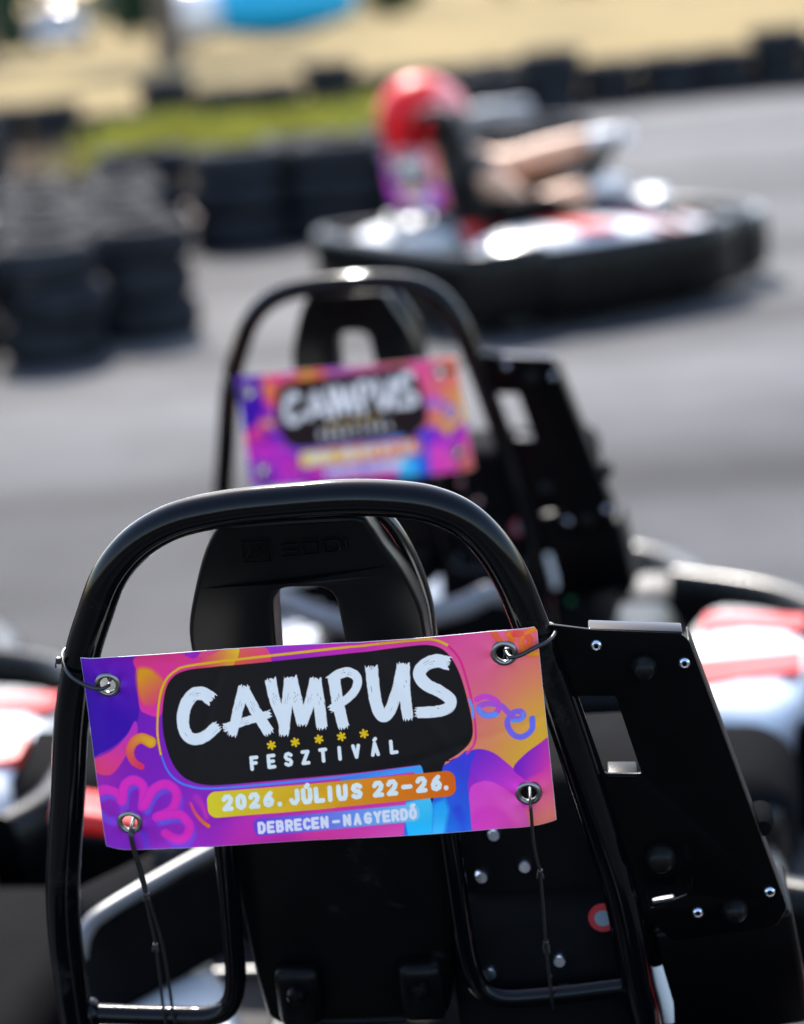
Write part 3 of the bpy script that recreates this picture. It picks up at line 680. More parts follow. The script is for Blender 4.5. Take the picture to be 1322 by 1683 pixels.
        d = np.hypot(np.maximum(a, 0), np.maximum(b, 0))+np.minimum(np.maximum(a, b), 0)-rc
        put(I, .5-d/1.6, grad(I, k0, k1, c0, c1))
    bar((418, 1356.5), (690, 1333), 14.5, 11, (98, 62, 215), (110, 200, 245))
    bar((342, 1320.5), (749, 1285), 21.5, 15, (246, 206, 42), (246, 98, 16))
    bar((342, 1320.5), (560, 1302), 21.5, 15, (246, 206, 42), (247, 158, 30))
    # brush lettering
    wh = (226, 230, 242)
    def brush(pts, w0, w1=None, smooth=True, cap=(1, 1)):
        P = [(q[0], q[1]) for q in spline([(*q, 0) for q in pts], 8)] if smooth else pts
        w1 = w1 or w0; w0 *= 1.07; w1 *= 1.07; I = box(P, max(w0, w1)+6); x, y = X[I], Y[I]
        n = len(P)-1; best = np.full(x.shape, 1e9); T_ = np.zeros(x.shape); O_ = np.zeros(x.shape); tot = 0; acc = []
        for i in range(n): acc.append(tot); tot += math.hypot(P[i+1][0]-P[i][0], P[i+1][1]-P[i][1])
        for i in range(n):
            (ax, ay), (bx, by) = P[i], P[i+1]; L = math.hypot(bx-ax, by-ay)+1e-9; ux, uy = (bx-ax)/L, (by-ay)/L
            a = (x-ax)*ux+(y-ay)*uy; o = -(x-ax)*uy+(y-ay)*ux
            lo, hi = (-5 if i == 0 else 0), (L+5 if i == n-1 else L)
            q = np.where((a >= lo) & (a <= hi), np.abs(o), np.hypot(a-np.clip(a, lo, hi), o))
            m_ = q < best; best = np.where(m_, q, best); T_ = np.where(m_, acc[i]+a, T_); O_ = np.where(m_, o, O_)
        wd = w0+(w1-w0)*np.clip(T_/tot, 0, 1)+.9*(vnoise(T_/5+7, np.sign(O_)*3+11+w0)-.5)
        fr = (vnoise(O_/1.5+31, 5.3+0*x)-.5)*7*cap[0]; fr2 = (vnoise(O_/1.5+71, 9.1+0*x)-.5)*7*cap[1]
        d = np.maximum(best-wd, np.maximum(-T_-1+fr-1.5, T_-tot-1+fr2-1.5))
        al = np.clip(.5-d/1.5, 0, 1)
        st = vnoise(O_/1.15+13, T_/34+2)*.75+vnoise(O_/.9+53, T_/13+5)*.25
        al *= 1-.8*np.clip((st-.85)/.05, 0, 1)
        put(I, al, wh)
    z1 = lambda *q: [(100+a/2.874, 1000+b/2.874) for a, b in q]
    z2 = lambda *q: [(500+a/2.874, 1000+b/2.874) for a, b in q]
    brush(z1((712, 425), (672, 398), (625, 405), (588, 460), (578, 535), (598, 592), (640, 612), (690, 592), (740, 548)), 10.5, 8.5)
    brush(z1((866, 365), (838, 475), (812, 585)), 8.5, 7.5, False)
    brush(z1((866, 372), (918, 470), (985, 575)), 8, 9, False)
    brush(z1((775, 556), (870, 525), (985, 490)), 6.5, 6, False)
    brush(z1((992, 330), (1012, 420), (1050, 520), (1056, 582)), 9, 7.5)
    brush(z1((1085, 325), (1072, 430), (1060, 575)), 9.5, 7, False)
    brush(z1((1090, 322), (1118, 430), (1142, 532)), 9.5, 8.5, False)
    brush(z1((1205, 325), (1180, 430), (1146, 530)), 9, 7.5, False)
    brush(z1((1205, 330), (1222, 430), (1236, 550)), 9, 9, False)
    brush(z2((142, 320), (160, 430), (188, 548)), 9.5, 9, False)
    brush(z2((125, 332), (165, 302), (215, 292), (252, 320), (245, 370), (200, 420), (130, 462)), 8, 6)
    brush(z2((320, 268), (330, 370), (345, 450), (372, 498), (405, 475), (440, 380), (466, 260)), 10, 8.5)
    brush(z2((470, 258), (475, 380), (492, 508)), 10, 8.5, False)
    brush(z2((682, 252), (625, 240), (568, 262), (545, 305), (580, 352), (645, 385), (692, 425), (680, 462), (620, 478), (535, 480)), 10.5, 8.5)
    # little stars
    for (x, y) in ((447, 1221), (486, 1216), (525, 1211), (562, 1206.5), (599, 1202)):
        for k in range(3):
            a = math.pi*k/3+.3
            line([(x-6*math.cos(a), y-6*math.sin(a)), (x+6*math.cos(a), y+6*math.sin(a))], 2.0, 2.0, (250, 190, 20), (250, 190, 20), .7, False)
    # block lettering from strokes on a unit cell
    G = {'F': [[(0, 1), (0, 0)], [(0, 0), (1, 0)], [(0, .48), (.8, .48)]], 'E': [[(1, 0), (0, 0), (0, 1), (1, 1)], [(0, .5), (.85, .5)]],
         'S': [[(1, .14), (.6, 0), (.15, .06), (0, .28), (.25, .46), (.75, .54), (1, .74), (.85, .95), (.4, 1), (0, .88)]], 'Z': [[(0, 0), (1, 0), (0, 1), (1, 1)]],
         'T': [[(0, 0), (1, 0)], [(.5, 0), (.5, 1)]], 'I': [[(.5, 0), (.5, 1)]], 'V': [[(0, 0), (.5, 1), (1, 0)]], 'A': [[(0, 1), (.5, 0), (1, 1)], [(.22, .68), (.78, .68)]],
         'Á': [[(0, 1), (.5, 0), (1, 1)], [(.22, .68), (.78, .68)], [(.5, -.3), (.72, -.42)]], 'L': [[(0, 0), (0, 1), (.95, 1)]],
         '2': [[(0, .2), (.25, 0), (.75, 0), (1, .22), (.85, .5), (0, 1), (1, 1)]], '0': [[(.5, 0), (.1, .15), (0, .5), (.1, .85), (.5, 1), (.9, .85), (1, .5), (.9, .15), (.5, 0)]],
         '6': [[(.85, 0), (.35, .25), (.05, .6), (.12, .9), (.5, 1), (.9, .88), (1, .65), (.8, .45), (.45, .42), (.1, .6)]], '.': [[(.5, 1), (.5, .97)]],
         'J': [[(.9, 0), (.9, .75), (.6, 1), (.25, .97), (0, .75)]], 'Ú': [[(0, 0), (0, .7), (.2, 1), (.8, 1), (1, .7), (1, 0)], [(.5, -.28), (.7, -.4)]], 'U': [[(0, 0), (0, .7), (.2, 1), (.8, 1), (1, .7), (1, 0)]],
         '-': [[(0, .55), (1, .55)]], 'D': [[(0, 0), (0, 1), (.6, 1), (1, .75), (1, .25), (.6, 0), (0, 0)]], 'B': [[(0, 0), (0, 1), (.75, 1), (1, .8), (.9, .55), (.7, .48), (0, .48)], [(.7, .48), (.9, .35), (.9, .12), (.7, 0), (0, 0)]],
         'R': [[(0, 1), (0, 0), (.7, 0), (1, .15), (1, .4), (.7, .55), (0, .55)], [(.6, .55), (1, 1)]], 'C': [[(1, .15), (.6, 0), (.15, .12), (0, .5), (.15, .88), (.6, 1), (1, .85)]],
         'N': [[(0, 1), (0, 0), (1, 1), (1, 0)]], 'G': [[(1, .15), (.6, 0), (.15, .12), (0, .5), (.15, .88), (.6, 1), (1, .85), (1, .55), (.6, .55)]], 'Y': [[(0, 0), (.5, .5), (1, 0)], [(.5, .5), (.5, 1)]],
         'Ő': [[(.5, 0), (.1, .15), (0, .5), (.1, .85), (.5, 1), (.9, .85), (1, .5), (.9, .15), (.5, 0)], [(.3, -.28), (.45, -.44)], [(.65, -.28), (.8, -.44)]]}
    def text(chars, y0, sl, x0, cw, chh, rr, col):
        for ch, cx in chars:
            cy = y0+sl*(cx-x0); w_ = cw*(.62 if ch in 'Í' else 1); ww = w_/2-rr; hh = chh/2-rr
            for s in G[ch]:
                pts = []
                for (u, v) in s:
                    a = (u-.5)*2*ww; b = (v-.5)*2*hh; pts.append((cx+a*.995-b*sl*.75, cy+b+a*sl))
                line(pts, rr, rr, col, col, .7, False)
    text(list(zip('FESZTIVÁL', (419, 447, 475, 503, 532, 559, 586, 617, 648))), 1250.5, -.117, 419, 15, 24.5, 3.1, (232, 234, 244))
    text(list(zip('2026.JÚLIUS22-26.', (375, 397, 419, 442, 460, 485, 505, 526, 543, 563, 587, 622, 645, 669, 693, 717, 733))), 1316, -.0905, 375, 19, 27.5, 3.9, (236, 236, 244))
    text(list(zip('DEBRECEN-NAGYERDŐ', (431, 446, 461, 476, 490.5, 505, 519, 534, 553, 571, 588, 605, 621, 635.5, 650, 664.5, 679))), 1357, -.088, 431, 13.4, 20.5, 2.65, (228, 226, 246))
    return np.clip(srgb(np.clip(C, 0, 255))*np.array([1.34, 1.05, .86]), 0, .9)
EYES = [(-.204, -.0183), (.1982, -.0062), (-.2044, -.1782), (.2107, -.1673)]
def build_banner(nu=930, nv=395):
    root = empty('banner')
    Hm = homography([(0, 0), (1, 0), (1, 1), (0, 1)], BL)
    Hd = homography(BL, BQ)
    u, v = np.meshgrid(np.linspace(0, 1, nu), np.linspace(0, 1, nv))
    q = np.stack([u, v, np.ones_like(u)], -1) @ Hm.T; bx, bv = q[..., 0]/q[..., 2], q[..., 1]/q[..., 2]
    # ragged trim and slightly pulled corners
    du = np.abs(u-.5)*2; dv = np.abs(v-.5)*2
    bv = bv + np.where(v < .5, -1, 0)*.0035*np.clip((du-.86)/.14, 0, 1)**1.5*(1-v*2).clip(0, 1)
    off = -.0285 - .003*np.cos((u-.5)*math.pi) + .0011*np.sin(u*7+v*2)*dv + .0010*np.sin(v*6+u*3) + .010*np.clip((du-.87)/.13, 0, 1)**2 - .0018*np.clip((dv-.88)/.12, 0, 1)**2*np.sin(u*11)
    for (ex, ev) in EYES:
        dd = np.hypot(bx-ex, bv-ev); an = np.arctan2(bv-ev, bx-ex); off = off+.0014*np.exp(-(dd/.022)**2)*np.cos(an*5+ex*40)*np.clip(dd/.008, 0, 1)
    crease = lambda a, b, c_, wd, am: am*np.exp(-((u*a+v*b-c_)/wd)**2)
    off = off+crease(1, .18, .33, .012, .0007)-crease(1, -.3, .62, .02, .0008)+crease(.6, 1, 1.05, .03, .0006)
    q = np.stack([bx, bv, np.ones_like(u)], -1) @ Hd.T; X, Y = q[..., 0]/q[..., 2], q[..., 1]/q[..., 2]
    colr = bprint(X, Y)
    V = np.stack([bx, off, bv], -1).reshape(-1, 3); n0 = len(V)
    i = np.arange(n0).reshape(nv, nu); Fq = np.stack([i[:-1, :-1], i[1:, :-1], i[1:, 1:], i[:-1, 1:]], -1).reshape(-1, 4)
    cen = V[Fq].mean(1); keep = np.ones(len(Fq), bool)
    for (ex, ev) in EYES: keep &= np.hypot(cen[:, 0]-ex, cen[:, 2]-ev) > .0105
    Fq = Fq[keep]
    # thickness: back face and rim
    V2 = V+np.array([0, .0006, 0]); bord = np.concatenate([i[0, :], i[1:, -1], i[-1, ::-1][1:], i[::-1, 0][1:]])
    a, b = bord, np.roll(bord, -1); rim = np.stack([a, b, b+n0, a+n0], -1)
    Fa = np.concatenate([Fq, Fq[:, ::-1]+n0, rim]).astype(np.int32)
    me = bpy.data.meshes.new('vinyl_sheet'); me.vertices.add(2*n0); me.vertices.foreach_set('co', np.concatenate([V, V2]).astype(np.float32).ravel())
    me.loops.add(Fa.size); me.loops.foreach_set('vertex_index', Fa.ravel()); me.polygons.add(len(Fa))
    me.polygons.foreach_set('loop_start', np.arange(0, Fa.size, 4, dtype=np.int32)); me.polygons.foreach_set('loop_total', np.full(len(Fa), 4, np.int32))
    me.polygons.foreach_set('use_smooth', np.ones(len(Fa), bool)); me.update(calc_edges=True)
    at = me.color_attributes.new('print', 'FLOAT_COLOR', 'POINT')
    c4 = np.ones((2*n0, 4), np.float32); c4[:n0, :3] = colr.reshape(-1, 3); c4[n0:, :3] = .75
    edge = np.zeros((nv, nu), bool); edge[:1] = edge[-1:] = True; edge[:, :1] = edge[:, -1:] = True; c4[:n0][edge.ravel(), :3] = .7
    at.data.foreach_set('color', c4.ravel()); me.materials.append(M['print'])
    o = bpy.data.objects.new('vinyl_sheet', me); COL.objects.link(o); o.parent = root
    def offat(x, v_): return float(off.ravel()[np.argmin((bx.ravel()-x)**2+(bv.ravel()-v_)**2)])
    for (ex, ev) in EYES:
        f0 = offat(ex, ev)
        prof = [(.0085, .003), (.0082, -.0006), (.0086, -.0016), (.0098, -.0026), (.0112, -.0026), (.0128, -.0016), (.0137, -.0003), (.0137, .0002), (.0137, .003)]
        mesh_obj('eyelet', *xf(lathe(prof, 40, True, 'y'), (ex, f0, ev)), M['steel'], root, angle=60)
    # cable ties: two tight loops at the top, two long cords below
    def tie(paths, rad, knots, name='cable_tie'):
        mb = MB()
        for pts in paths: mb.add(*tube(pts, rad, 8, 5))
        for (x, y, z, s) in knots: mb.add(*rbox((s, s, s*1.15), s*.25, (x, y, z), (0, .2, 0)))
        for (x, y, z, s) in knots:
            for q in (-1, 1): mb.add(*tube([(x, y, z), (x+q*s*.45, y-s*.3, z-s*.2), (x+q*s*.6, y-s*.5, z-s*1.1)], .0008, 6, 3))
        mb.build(name, M['cord'], root, angle=60)
    tie([[(-.203, -.026, -.019), (-.21, -.034, -.0195), (-.225, -.031, -.0165), (-.242, -.024, -.0075), (-.2525, -.006, .001), (-.254, .012, .004), (-.245, .022, .002), (-.228, .021, -.006), (-.212, .0, -.014), (-.2035, -.018, -.018)]], .0022, [(-.2545, -.012, .0045, .006)])
    tie([[(.199, -.018, -.0085), (.204, -.034, -.0085), (.215, -.0345, -.0065), (.228, -.03, -.002), (.243, -.022, .0015), (.249, -.004, .002), (.244, .018, 0), (.226, .021, -.004), (.21, 0, -.007)]], .0023, [(.2005, -.019, -.009, .006)])
    a = (-.2042, -.026, -.183)
    tie([[(-.2042, -.012, -.181), (-.2045, -.034, -.186), (-.2046, -.036, -.200), (-.2035, -.031, -.232), (-.2022, -.03, -.252), (-.2005, -.03, -.2675)], [(-.2035, -.012, -.182), (-.2028, -.034, -.187), (-.2024, -.036, -.204), (-.1995, -.031, -.24), (-.199, -.03, -.2675)],
         [(-.2008, -.03, -.2675), (-.203, -.02, -.30), (-.2038, -.012, -.336), (-.2055, -.010, -.385), (-.2076, -.010, -.4305), (-.2078, 0, -.458), (-.204, .014, -.455)], [(-.199, -.03, -.2675), (-.1985, -.018, -.30), (-.1965, -.011, -.344), (-.1965, -.010, -.39), (-.1976, -.010, -.431), (-.198, 0, -.458), (-.203, .014, -.455)]],
        .0017, [(-.1998, -.03, -.267, .0058), (-.2042, -.013, -.342, .0052)])
    tie([[(.2115, -.012, -.170), (.212, -.034, -.1745), (.2122, -.036, -.19), (.2118, -.031, -.22), (.214, -.028, -.248), (.2158, -.026, -.2624), (.2157, -.02, -.31), (.215, -.015, -.36), (.2155, -.012, -.40), (.2162, -.010, -.428), (.2165, .0, -.4505), (.2160, .014, -.446), (.2158, .018, -.425), (.2157, .008, -.415)]],
        .0018, [(.2157, -.026, -.262, .0056), (.2152, -.0145, -.357, .0058), (.2155, -.013, -.364, .005)])
    return root

YAW1, O1 = R(6), (-.1058, 2.0035)
kart = build_kart(.958)
kart.location = (O1[0], O1[1], 0); kart.rotation_euler = (0, 0, -YAW1)
tag(kart, 'nearest black go-kart, in sharp focus, its tubular roll hoop filling the foreground', 'go-kart', 'go-karts on the tarmac')
ban = build_banner()
ban.location = (O1[0], O1[1], .958); ban.rotation_euler = (LEAN, 0, -YAW1)
tag(ban, 'sharp purple and orange festival banner tied to the hoop of the nearest go-kart', 'banner', 'festival banners tied behind the kart seats')
bpy.context.view_layer.update()
k2 = copy_tree(kart)
for c_ in children(k2):
    if c_.name.startswith(('red_fairing', 'side_cover')): bpy.data.objects.remove(c_)
k4 = None; k2.location = (-.064, 3.755, 0); k2.rotation_euler = (0, 0, -R(13)); k2.scale = (.975, .965, .968)
tag(k2, 'second go-kart, slightly blurred, parked just ahead of the nearest one', 'go-kart')
b2 = copy_tree(ban); b2.location = (-.078, 3.75, .917); b2.rotation_euler = (LEAN, -R(1.8), -R(13)); b2.scale = (.9, .95, .98)
tag(b2, 'softly blurred festival banner on the hoop of the second go-kart', 'banner')
k4 = copy_tree(kart); k4.location = (-1.53, 3.5, 0); k4.rotation_euler = (0, 0, -R(4))
tag(k4, 'go-kart cut off by the left edge of the picture, only its white side showing', 'go-kart')

# moving kart
O3 = (.186, 8.42); Y3 = R(63)
k3 = build_kart(.60, True, .16); k3.scale = (.92, .94, 1.08); k3.location = (O3[0]+.09, O3[1]-.03, TRACK_Z); k3.rotation_euler = (0, 0, -Y3)
for c_ in [c for c in children(k3) if c.name.split('.')[0] in ('side_plate', 'reel_housing', 'belt_guide', 'belt_strap', 'reservoir')]:
    for d_ in children(c_): bpy.data.objects.remove(d_)
    bpy.data.objects.remove(c_)
tag(k3, 'white and red go-kart out on the track carrying the driver in a red helmet', 'go-kart', 'go-karts on the tarmac')
b3 = copy_tree(ban); b3.location = (O3[0]-.02, O3[1]-.02, TRACK_Z+.66); b3.rotation_euler = (LEAN, 0, -Y3)
tag(b3, 'blurred purple banner on the seat back behind the driver in the red helmet', 'banner')

# ------------------------------------------------------------------ driver
def skin(name, chains, m, parent, root_i=0, sub=2):
    """chains: list of [(pos, radius), ...]; a repeated position joins chains into one skeleton"""
    P, Rr, E, idx = [], [], [], {}
    for ch in chains:
        last = None
        for (q, rad) in ch:
            k = tuple(round(c, 4) for c in q)
            if k not in idx: idx[k] = len(P); P.append(q); Rr.append(rad)
            if last is not None and last != idx[k]: E.append((last, idx[k]))
            last = idx[k]
    me = bpy.data.meshes.new(name); me.from_pydata(P, E, []); o = bpy.data.objects.new(name, me); COL.objects.link(o)
    md = o.modifiers.new('s', 'SKIN'); md.use_smooth_shade = True; md.branch_smoothing = .4
    for i, q in enumerate(me.skin_vertices[0].data):
        q.radius = Rr[i] if isinstance(Rr[i], tuple) else (Rr[i], Rr[i]); q.use_root = (i == root_i)
    sb = o.modifiers.new('u', 'SUBSURF'); sb.levels = sb.render_levels = sub
    me2 = bpy.data.meshes.new_from_object(o.evaluated_get(bpy.context.evaluated_depsgraph_get()))
    bpy.data.objects.remove(o); bpy.data.meshes.remove(me)
    me2.name = name; me2.materials.clear(); me2.materials.append(m); me2.shade_smooth()
    o = bpy.data.objects.new(name, me2); COL.objects.link(o)
    if parent: o.parent = parent
    return o
drv = empty('person', (O3[0], O3[1], TRACK_Z), (0, 0, -Y3)); drv.scale = (1.1,)*3
tag(drv, 'driver in a red helmet, black T-shirt and white gloves leaning over the steering wheel', 'person')
hip, chest, neck, head = (0, .22, .20), (-.08, .16, .44), (-.16, .17, .53), (-.235, .165, .67)
shR, shL = (.13, .17, .53), (-.27, .20, .55)
elR, elL = (.235, .31, .345), (-.06, .40, .49)
haR, haL = (.245, .585, .41), (.17, .66, .58)
body = [[(hip, (.15, .11)), ((-.02, .2, .34), (.14, .10)), (chest, (.15, .10)), (neck, .055), (head, .075), ((-.235, .17, .75), .07)],
        [(chest, (.15, .10)), (shR, .062), (elR, .066), (((elR[0]+haR[0])/2, (elR[1]+haR[1])/2, (elR[2]+haR[2])/2), .060), (haR, .040)],
        [(chest, (.15, .10)), (shL, .062), (elL, .066), (((elL[0]+haL[0])/2, (elL[1]+haL[1])/2, (elL[2]+haL[2])/2), .060), (haL, .040)],
        [(hip, (.15, .11)), ((.12, .34, .2), .08), ((.2, .68, .34), .062), ((.17, 1.0, .2), .045), ((.14, 1.12, .14), .035), ((.13, 1.2, .19), .034)],
        [(hip, (.15, .11)), ((-.12, .34, .2), .08), ((-.2, .68, .34), .062), ((-.17, 1.0, .2), .045), ((-.14, 1.12, .14), .035), ((-.13, 1.2, .19), .034)]]
bd = skin('body', body, M['skin'], drv)
g = 1.12
shirt = [[((0, .215, .235), (.185, .14)), ((-.02, .19, .34), (.19, .14)), (chest, (.205, .14)), ((-.145, .165, .525), .075)],
         [(chest, (.205, .14)), (shR, .092), ((.155, .185, .49), .088)], [(chest, (.205, .14)), (shL, .092), ((-.125, .345, .51), .084)]]
skin('tshirt', shirt, M['shirt'], drv)
skin('trousers', [[((0, .22, .2), (.165, .125)), ((.12, .34, .205), .092), ((.2, .68, .345), .073), ((.172, 1.0, .205), .056)], [((0, .22, .2), (.165, .125)), ((-.12, .34, .205), .092), ((-.2, .68, .345), .073), ((-.172, 1.0, .205), .056)]], M['jeans'], drv)
for s in (-1, 1): skin('shoe', [[((s*.158, 1.06, .14), .04), ((s*.14, 1.11, .13), .046), ((s*.132, 1.19, .19), .042), ((s*.13, 1.22, .23), .036)]], M['shoe'], drv)
for (h_, s, e_) in ((haR, 1, elR), (haL, -1, elL)):
    d = np.array(h_)-np.array(e_); d /= np.linalg.norm(d); H_ = np.array(h_)
    palm = H_+d*.055; side = np.cross(d, (0, 0, 1)); side /= np.linalg.norm(side); upv = np.cross(side, d)
    ch = [[(tuple(H_-d*.05), .040), (tuple(H_), .038), (tuple(palm), (.046, .036))]]
    for k in range(4):
        b = palm+side*(.030-.02*k)*s+d*.03; L_ = (.032, .038, .036, .028)[k]
        ch.append([(tuple(palm), (.046, .036)), (tuple(b), .015), (tuple(b+d*L_-upv*.012), .014), (tuple(b+d*L_*.9-upv*.045), .013), (tuple(b+d*.005-upv*.055), .012)])
    th = palm+side*.04*s-d*.02
    ch.append([(tuple(palm), (.046, .036)), (tuple(th), .016), (tuple(th+d*.03-upv*.03), .014), (tuple(th+d*.035-upv*.055), .012)])
    skin('glove', ch, M['glove'], drv, sub=1)
# helmet
def helmet():
    V, Fc = [], []
    nu, nv = 40, 26
    for j in range(nv+1):
        th = math.pi*.80*j/nv
        for i in range(nu):
            ph = 2*math.pi*i/nu
            x = .128*math.sin(th)*math.cos(ph); y = math.sin(th)*math.sin(ph); z = .138*math.cos(th)
            y = y*(.165 if y > 0 else .15)
            if z < -.02: x *= 1-.10*(-z-.02)/.1
            if z < -.02 and y > .05: y += .018*min(1, (-z-.02)/.06)     # chin bar
            V.append((x, y, z))
    for j in range(nv):
        for i in range(nu): Fc.append((j*nu+i, (j+1)*nu+i, (j+1)*nu+(i+1) % nu, j*nu+(i+1) % nu))
    return V, Fc
hv = helmet()
HM = Matrix.Translation((-.25, .165, .70)) @ Matrix.Rotation(R(-16), 4, 'X') @ Matrix.Rotation(R(6), 4, 'Y') @ Matrix.Rotation(R(-6), 4, 'Z') @ Matrix.Scale(1.14, 4)
hl = mesh_obj('helmet', [tuple(HM @ Vector(q)) for q in hv[0]], hv[1], M['helmet'], drv, angle=70)
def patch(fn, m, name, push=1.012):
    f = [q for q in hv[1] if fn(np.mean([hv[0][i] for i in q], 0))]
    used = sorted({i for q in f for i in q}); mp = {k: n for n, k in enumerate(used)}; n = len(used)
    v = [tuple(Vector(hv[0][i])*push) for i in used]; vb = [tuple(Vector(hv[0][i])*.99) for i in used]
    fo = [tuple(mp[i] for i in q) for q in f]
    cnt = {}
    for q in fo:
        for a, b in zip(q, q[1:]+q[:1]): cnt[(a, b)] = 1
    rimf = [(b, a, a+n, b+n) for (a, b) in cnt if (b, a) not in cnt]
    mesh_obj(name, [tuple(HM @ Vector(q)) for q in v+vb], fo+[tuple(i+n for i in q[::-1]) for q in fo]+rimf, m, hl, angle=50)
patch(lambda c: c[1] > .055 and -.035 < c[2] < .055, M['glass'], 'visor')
patch(lambda c: c[2] > .03 and (c[0]*.6+c[1]*.8+c[2]*.6) > .10 and not (c[1] > .05 and c[2] < .06), M['helmetp'], 'painted_highlight', 1.006)  # pink patch paints the sunlit upper front of the red shell

# ------------------------------------------------------------------ tyres
def tyre_mesh(rad, wid, seg=40):
    prof = [(rad*.60, .0), (rad*.64, -.0), (rad*.76, wid*.0), (rad*.86, wid*.03), (rad*.94, wid*.11), (rad*.985, wid*.22), (rad, wid*.34), (rad*.985, wid*.36), (rad*.985, wid*.42), (rad, wid*.44), (rad, wid*.56), (rad*.985, wid*.58), (rad*.985, wid*.64), (rad, wid*.66), (rad*.985, wid*.78),
            (rad*.94, wid*.89), (rad*.86, wid*.97), (rad*.76, wid), (rad*.64, wid), (rad*.60, wid), (rad*.585, wid*.93), (rad*.62, wid*.86), (rad*.9, wid*.7), (rad*.93, wid*.5), (rad*.9, wid*.3), (rad*.62, wid*.14), (rad*.585, wid*.07)]
    return lathe(prof, seg, True)
TY = {}
def tyre(x, y, z, rad, wid, label, group, m='oldtyre'):
    k = (round(rad, 2), round(wid, 2), m)
    if k not in TY:
        o = mesh_obj('tyre', *tyre_mesh(rad, wid), M[m], angle=60); TY[k] = o
    else:
        o = TY[k].copy(); COL.objects.link(o)
    o.location = (x+random.uniform(-.022, .022), y+random.uniform(-.022, .022), z)
    o.rotation_euler = (random.uniform(-.02, .02), random.uniform(-.02, .02), random.uniform(0, 6))
    tag(o, label, 'tyre', group); return o
ORD = ['lowest', 'second', 'third', 'fourth', 'fifth']
def stack(x, y, n, rad, wid, where, group, same=None, m='oldtyre'):
    if not where: x += random.uniform(-.045, .045); y += random.uniform(-.05, .05)
    for k in range(n):
        nm = 'topmost' if k == n-1 and n > 1 else ORD[k]
        tyre(x, y, TRACK_Z+.001+k*(wid+.003), rad, wid, same or f'{nm} black tyre of {where}', group, m)
A = 'tyre barrier at the left of the track'
near = [(-1.74, 8.02, 4, 'the near stack cut by the left edge'), (-1.30, 8.18, 4, 'the nearest full stack at the left'), (-.965, 8.56, 4, 'the corner stack right of the nearest full one')]
for (x, y, n, wh_) in near: stack(x, y, 3, .205, .15, wh_, A)
for (x, y) in ((-1.80, 8.48), (-1.40, 8.68), (-1.86, 8.95), (-1.47, 9.14), (-1.07, 9.02), (-1.95, 9.42), (-1.54, 9.6), (-1.14, 9.5), (-2.02, 9.9), (-1.6, 10.06), (-1.2, 9.98), (-1.68, 10.52), (-1.27, 10.48), (-2.1, 10.4), (-1.33, 10.95), (-1.76, 10.98), (-2.2, 10.85), (-1.38, 11.42), (-1.84, 11.45)):
    stack(x, y, 3, .205, .15, '', A, 'grey-topped black tyre in the packed rows behind the front stacks at the left')
B = 'larger tyre wall behind the driver'
for i, x in enumerate((-.72, -.17, .38, .93)):
    for k in range(3):
        tyre(x, 11.42-.03*i, TRACK_Z+.001+k*.178, .276, .175, f'{["lowest", "middle", "topmost"][k]} big black tyre, {["first", "second", "third", "fourth"][i]} from the left in the wall behind the driver', B)
for i, x in enumerate((-1.30, -.40, .15, .70)):
    for k in range(3): tyre(x, 11.92-.03*i, TRACK_Z+.001+k*.178, .276, .175, 'big black tyre of the second row, half hidden behind the low wall of big tyres', B)
stack(-2.98, 15.9, 3, .27, .18, 'the dark stack far back at the left edge', 'far tyre stacks')
for (x, y) in ((.62, 15.2), (1.02, 15.5)):
    for k in range(2): tyre(x, y, TRACK_Z+.001+k*.2, .21, .19, f'{["lower", "upper"][k]} pale grey tyre of the {"left" if x < .8 else "right"} pair beyond the red helmet', 'grey tyres beyond the driver', 'greytyre')
Cg = 'far tyre barrier along the dry grass'
lab = 'blurred black tyre in the low barrier along the edge of the dry grass'
n = 15
for i in range(n):
    x = -5.9+i*.555; y = 20.9+.13*(x+6.2)+random.uniform(-.06, .06)
    for k in range((3, 3, 2, 3, 3, 3, 2, 4, 3, 3, 4, 3, 3, 3, 3)[i]): tyre(x, y, TRACK_Z+.001+k*.145, .3, .142, lab, Cg)
for i in range(13):
    x = 1.2+i*.555; y = 19.75+.2*(x-.98)+random.uniform(-.05, .05)
    hgt = 4 if i in (1,) else (3, 4, 3, 3, 3, 4, 3, 3, 4, 3, 3, 4, 3)[i]
    for k in range(hgt):
        lb = f'{["lowest", "second", "third", "topmost"][k]} tyre of the tall stack standing up from the far barrier' if i == 1 else lab
        tyre(x, y, TRACK_Z+.001+k*.145, .3, .142, lb, Cg)

# ------------------------------------------------------------------ vegetation
def leaves(n, fn, size, m, name, parent=None, seed=1, up=0):
    rs = random.Random(seed); V, Fc = [], []
    for i in range(n):
        c = Vector(fn(rs)); s = size*rs.uniform(.6, 1.3)
        d = Vector((rs.gauss(0, 1), rs.gauss(0, 1), rs.gauss(0, 1)+up)).normalized()
        e = d.cross(Vector((rs.gauss(0, 1), rs.gauss(0, 1), rs.gauss(0, 1)))).normalized()
        k = len(V); V += [c-e*s*.3, c+d*s*.5, c+e*s*.3, c-d*s*.5]; Fc.append((k, k+1, k+2, k+3))
    return mesh_obj(name, V, Fc, m, parent, smooth=False, recalc=False)
def clump(cx, cy, cz, rx, ry, rz, nb, rs0):
    bl = [(cx+rs0.gauss(0, .45)*rx, cy+rs0.gauss(0, .45)*ry, cz+rs0.gauss(0, .4)*rz, rs0.uniform(.25, .5)) for _ in range(nb)]
    def fn(rs):
        b = rs.choice(bl); v = Vector((rs.gauss(0, 1), rs.gauss(0, 1), rs.gauss(0, 1))).normalized()*rs.uniform(.5, 1)
        return (b[0]+v.x*b[3]*rx, b[1]+v.y*b[3]*ry, b[2]+v.z*b[3]*rz)
    return fn
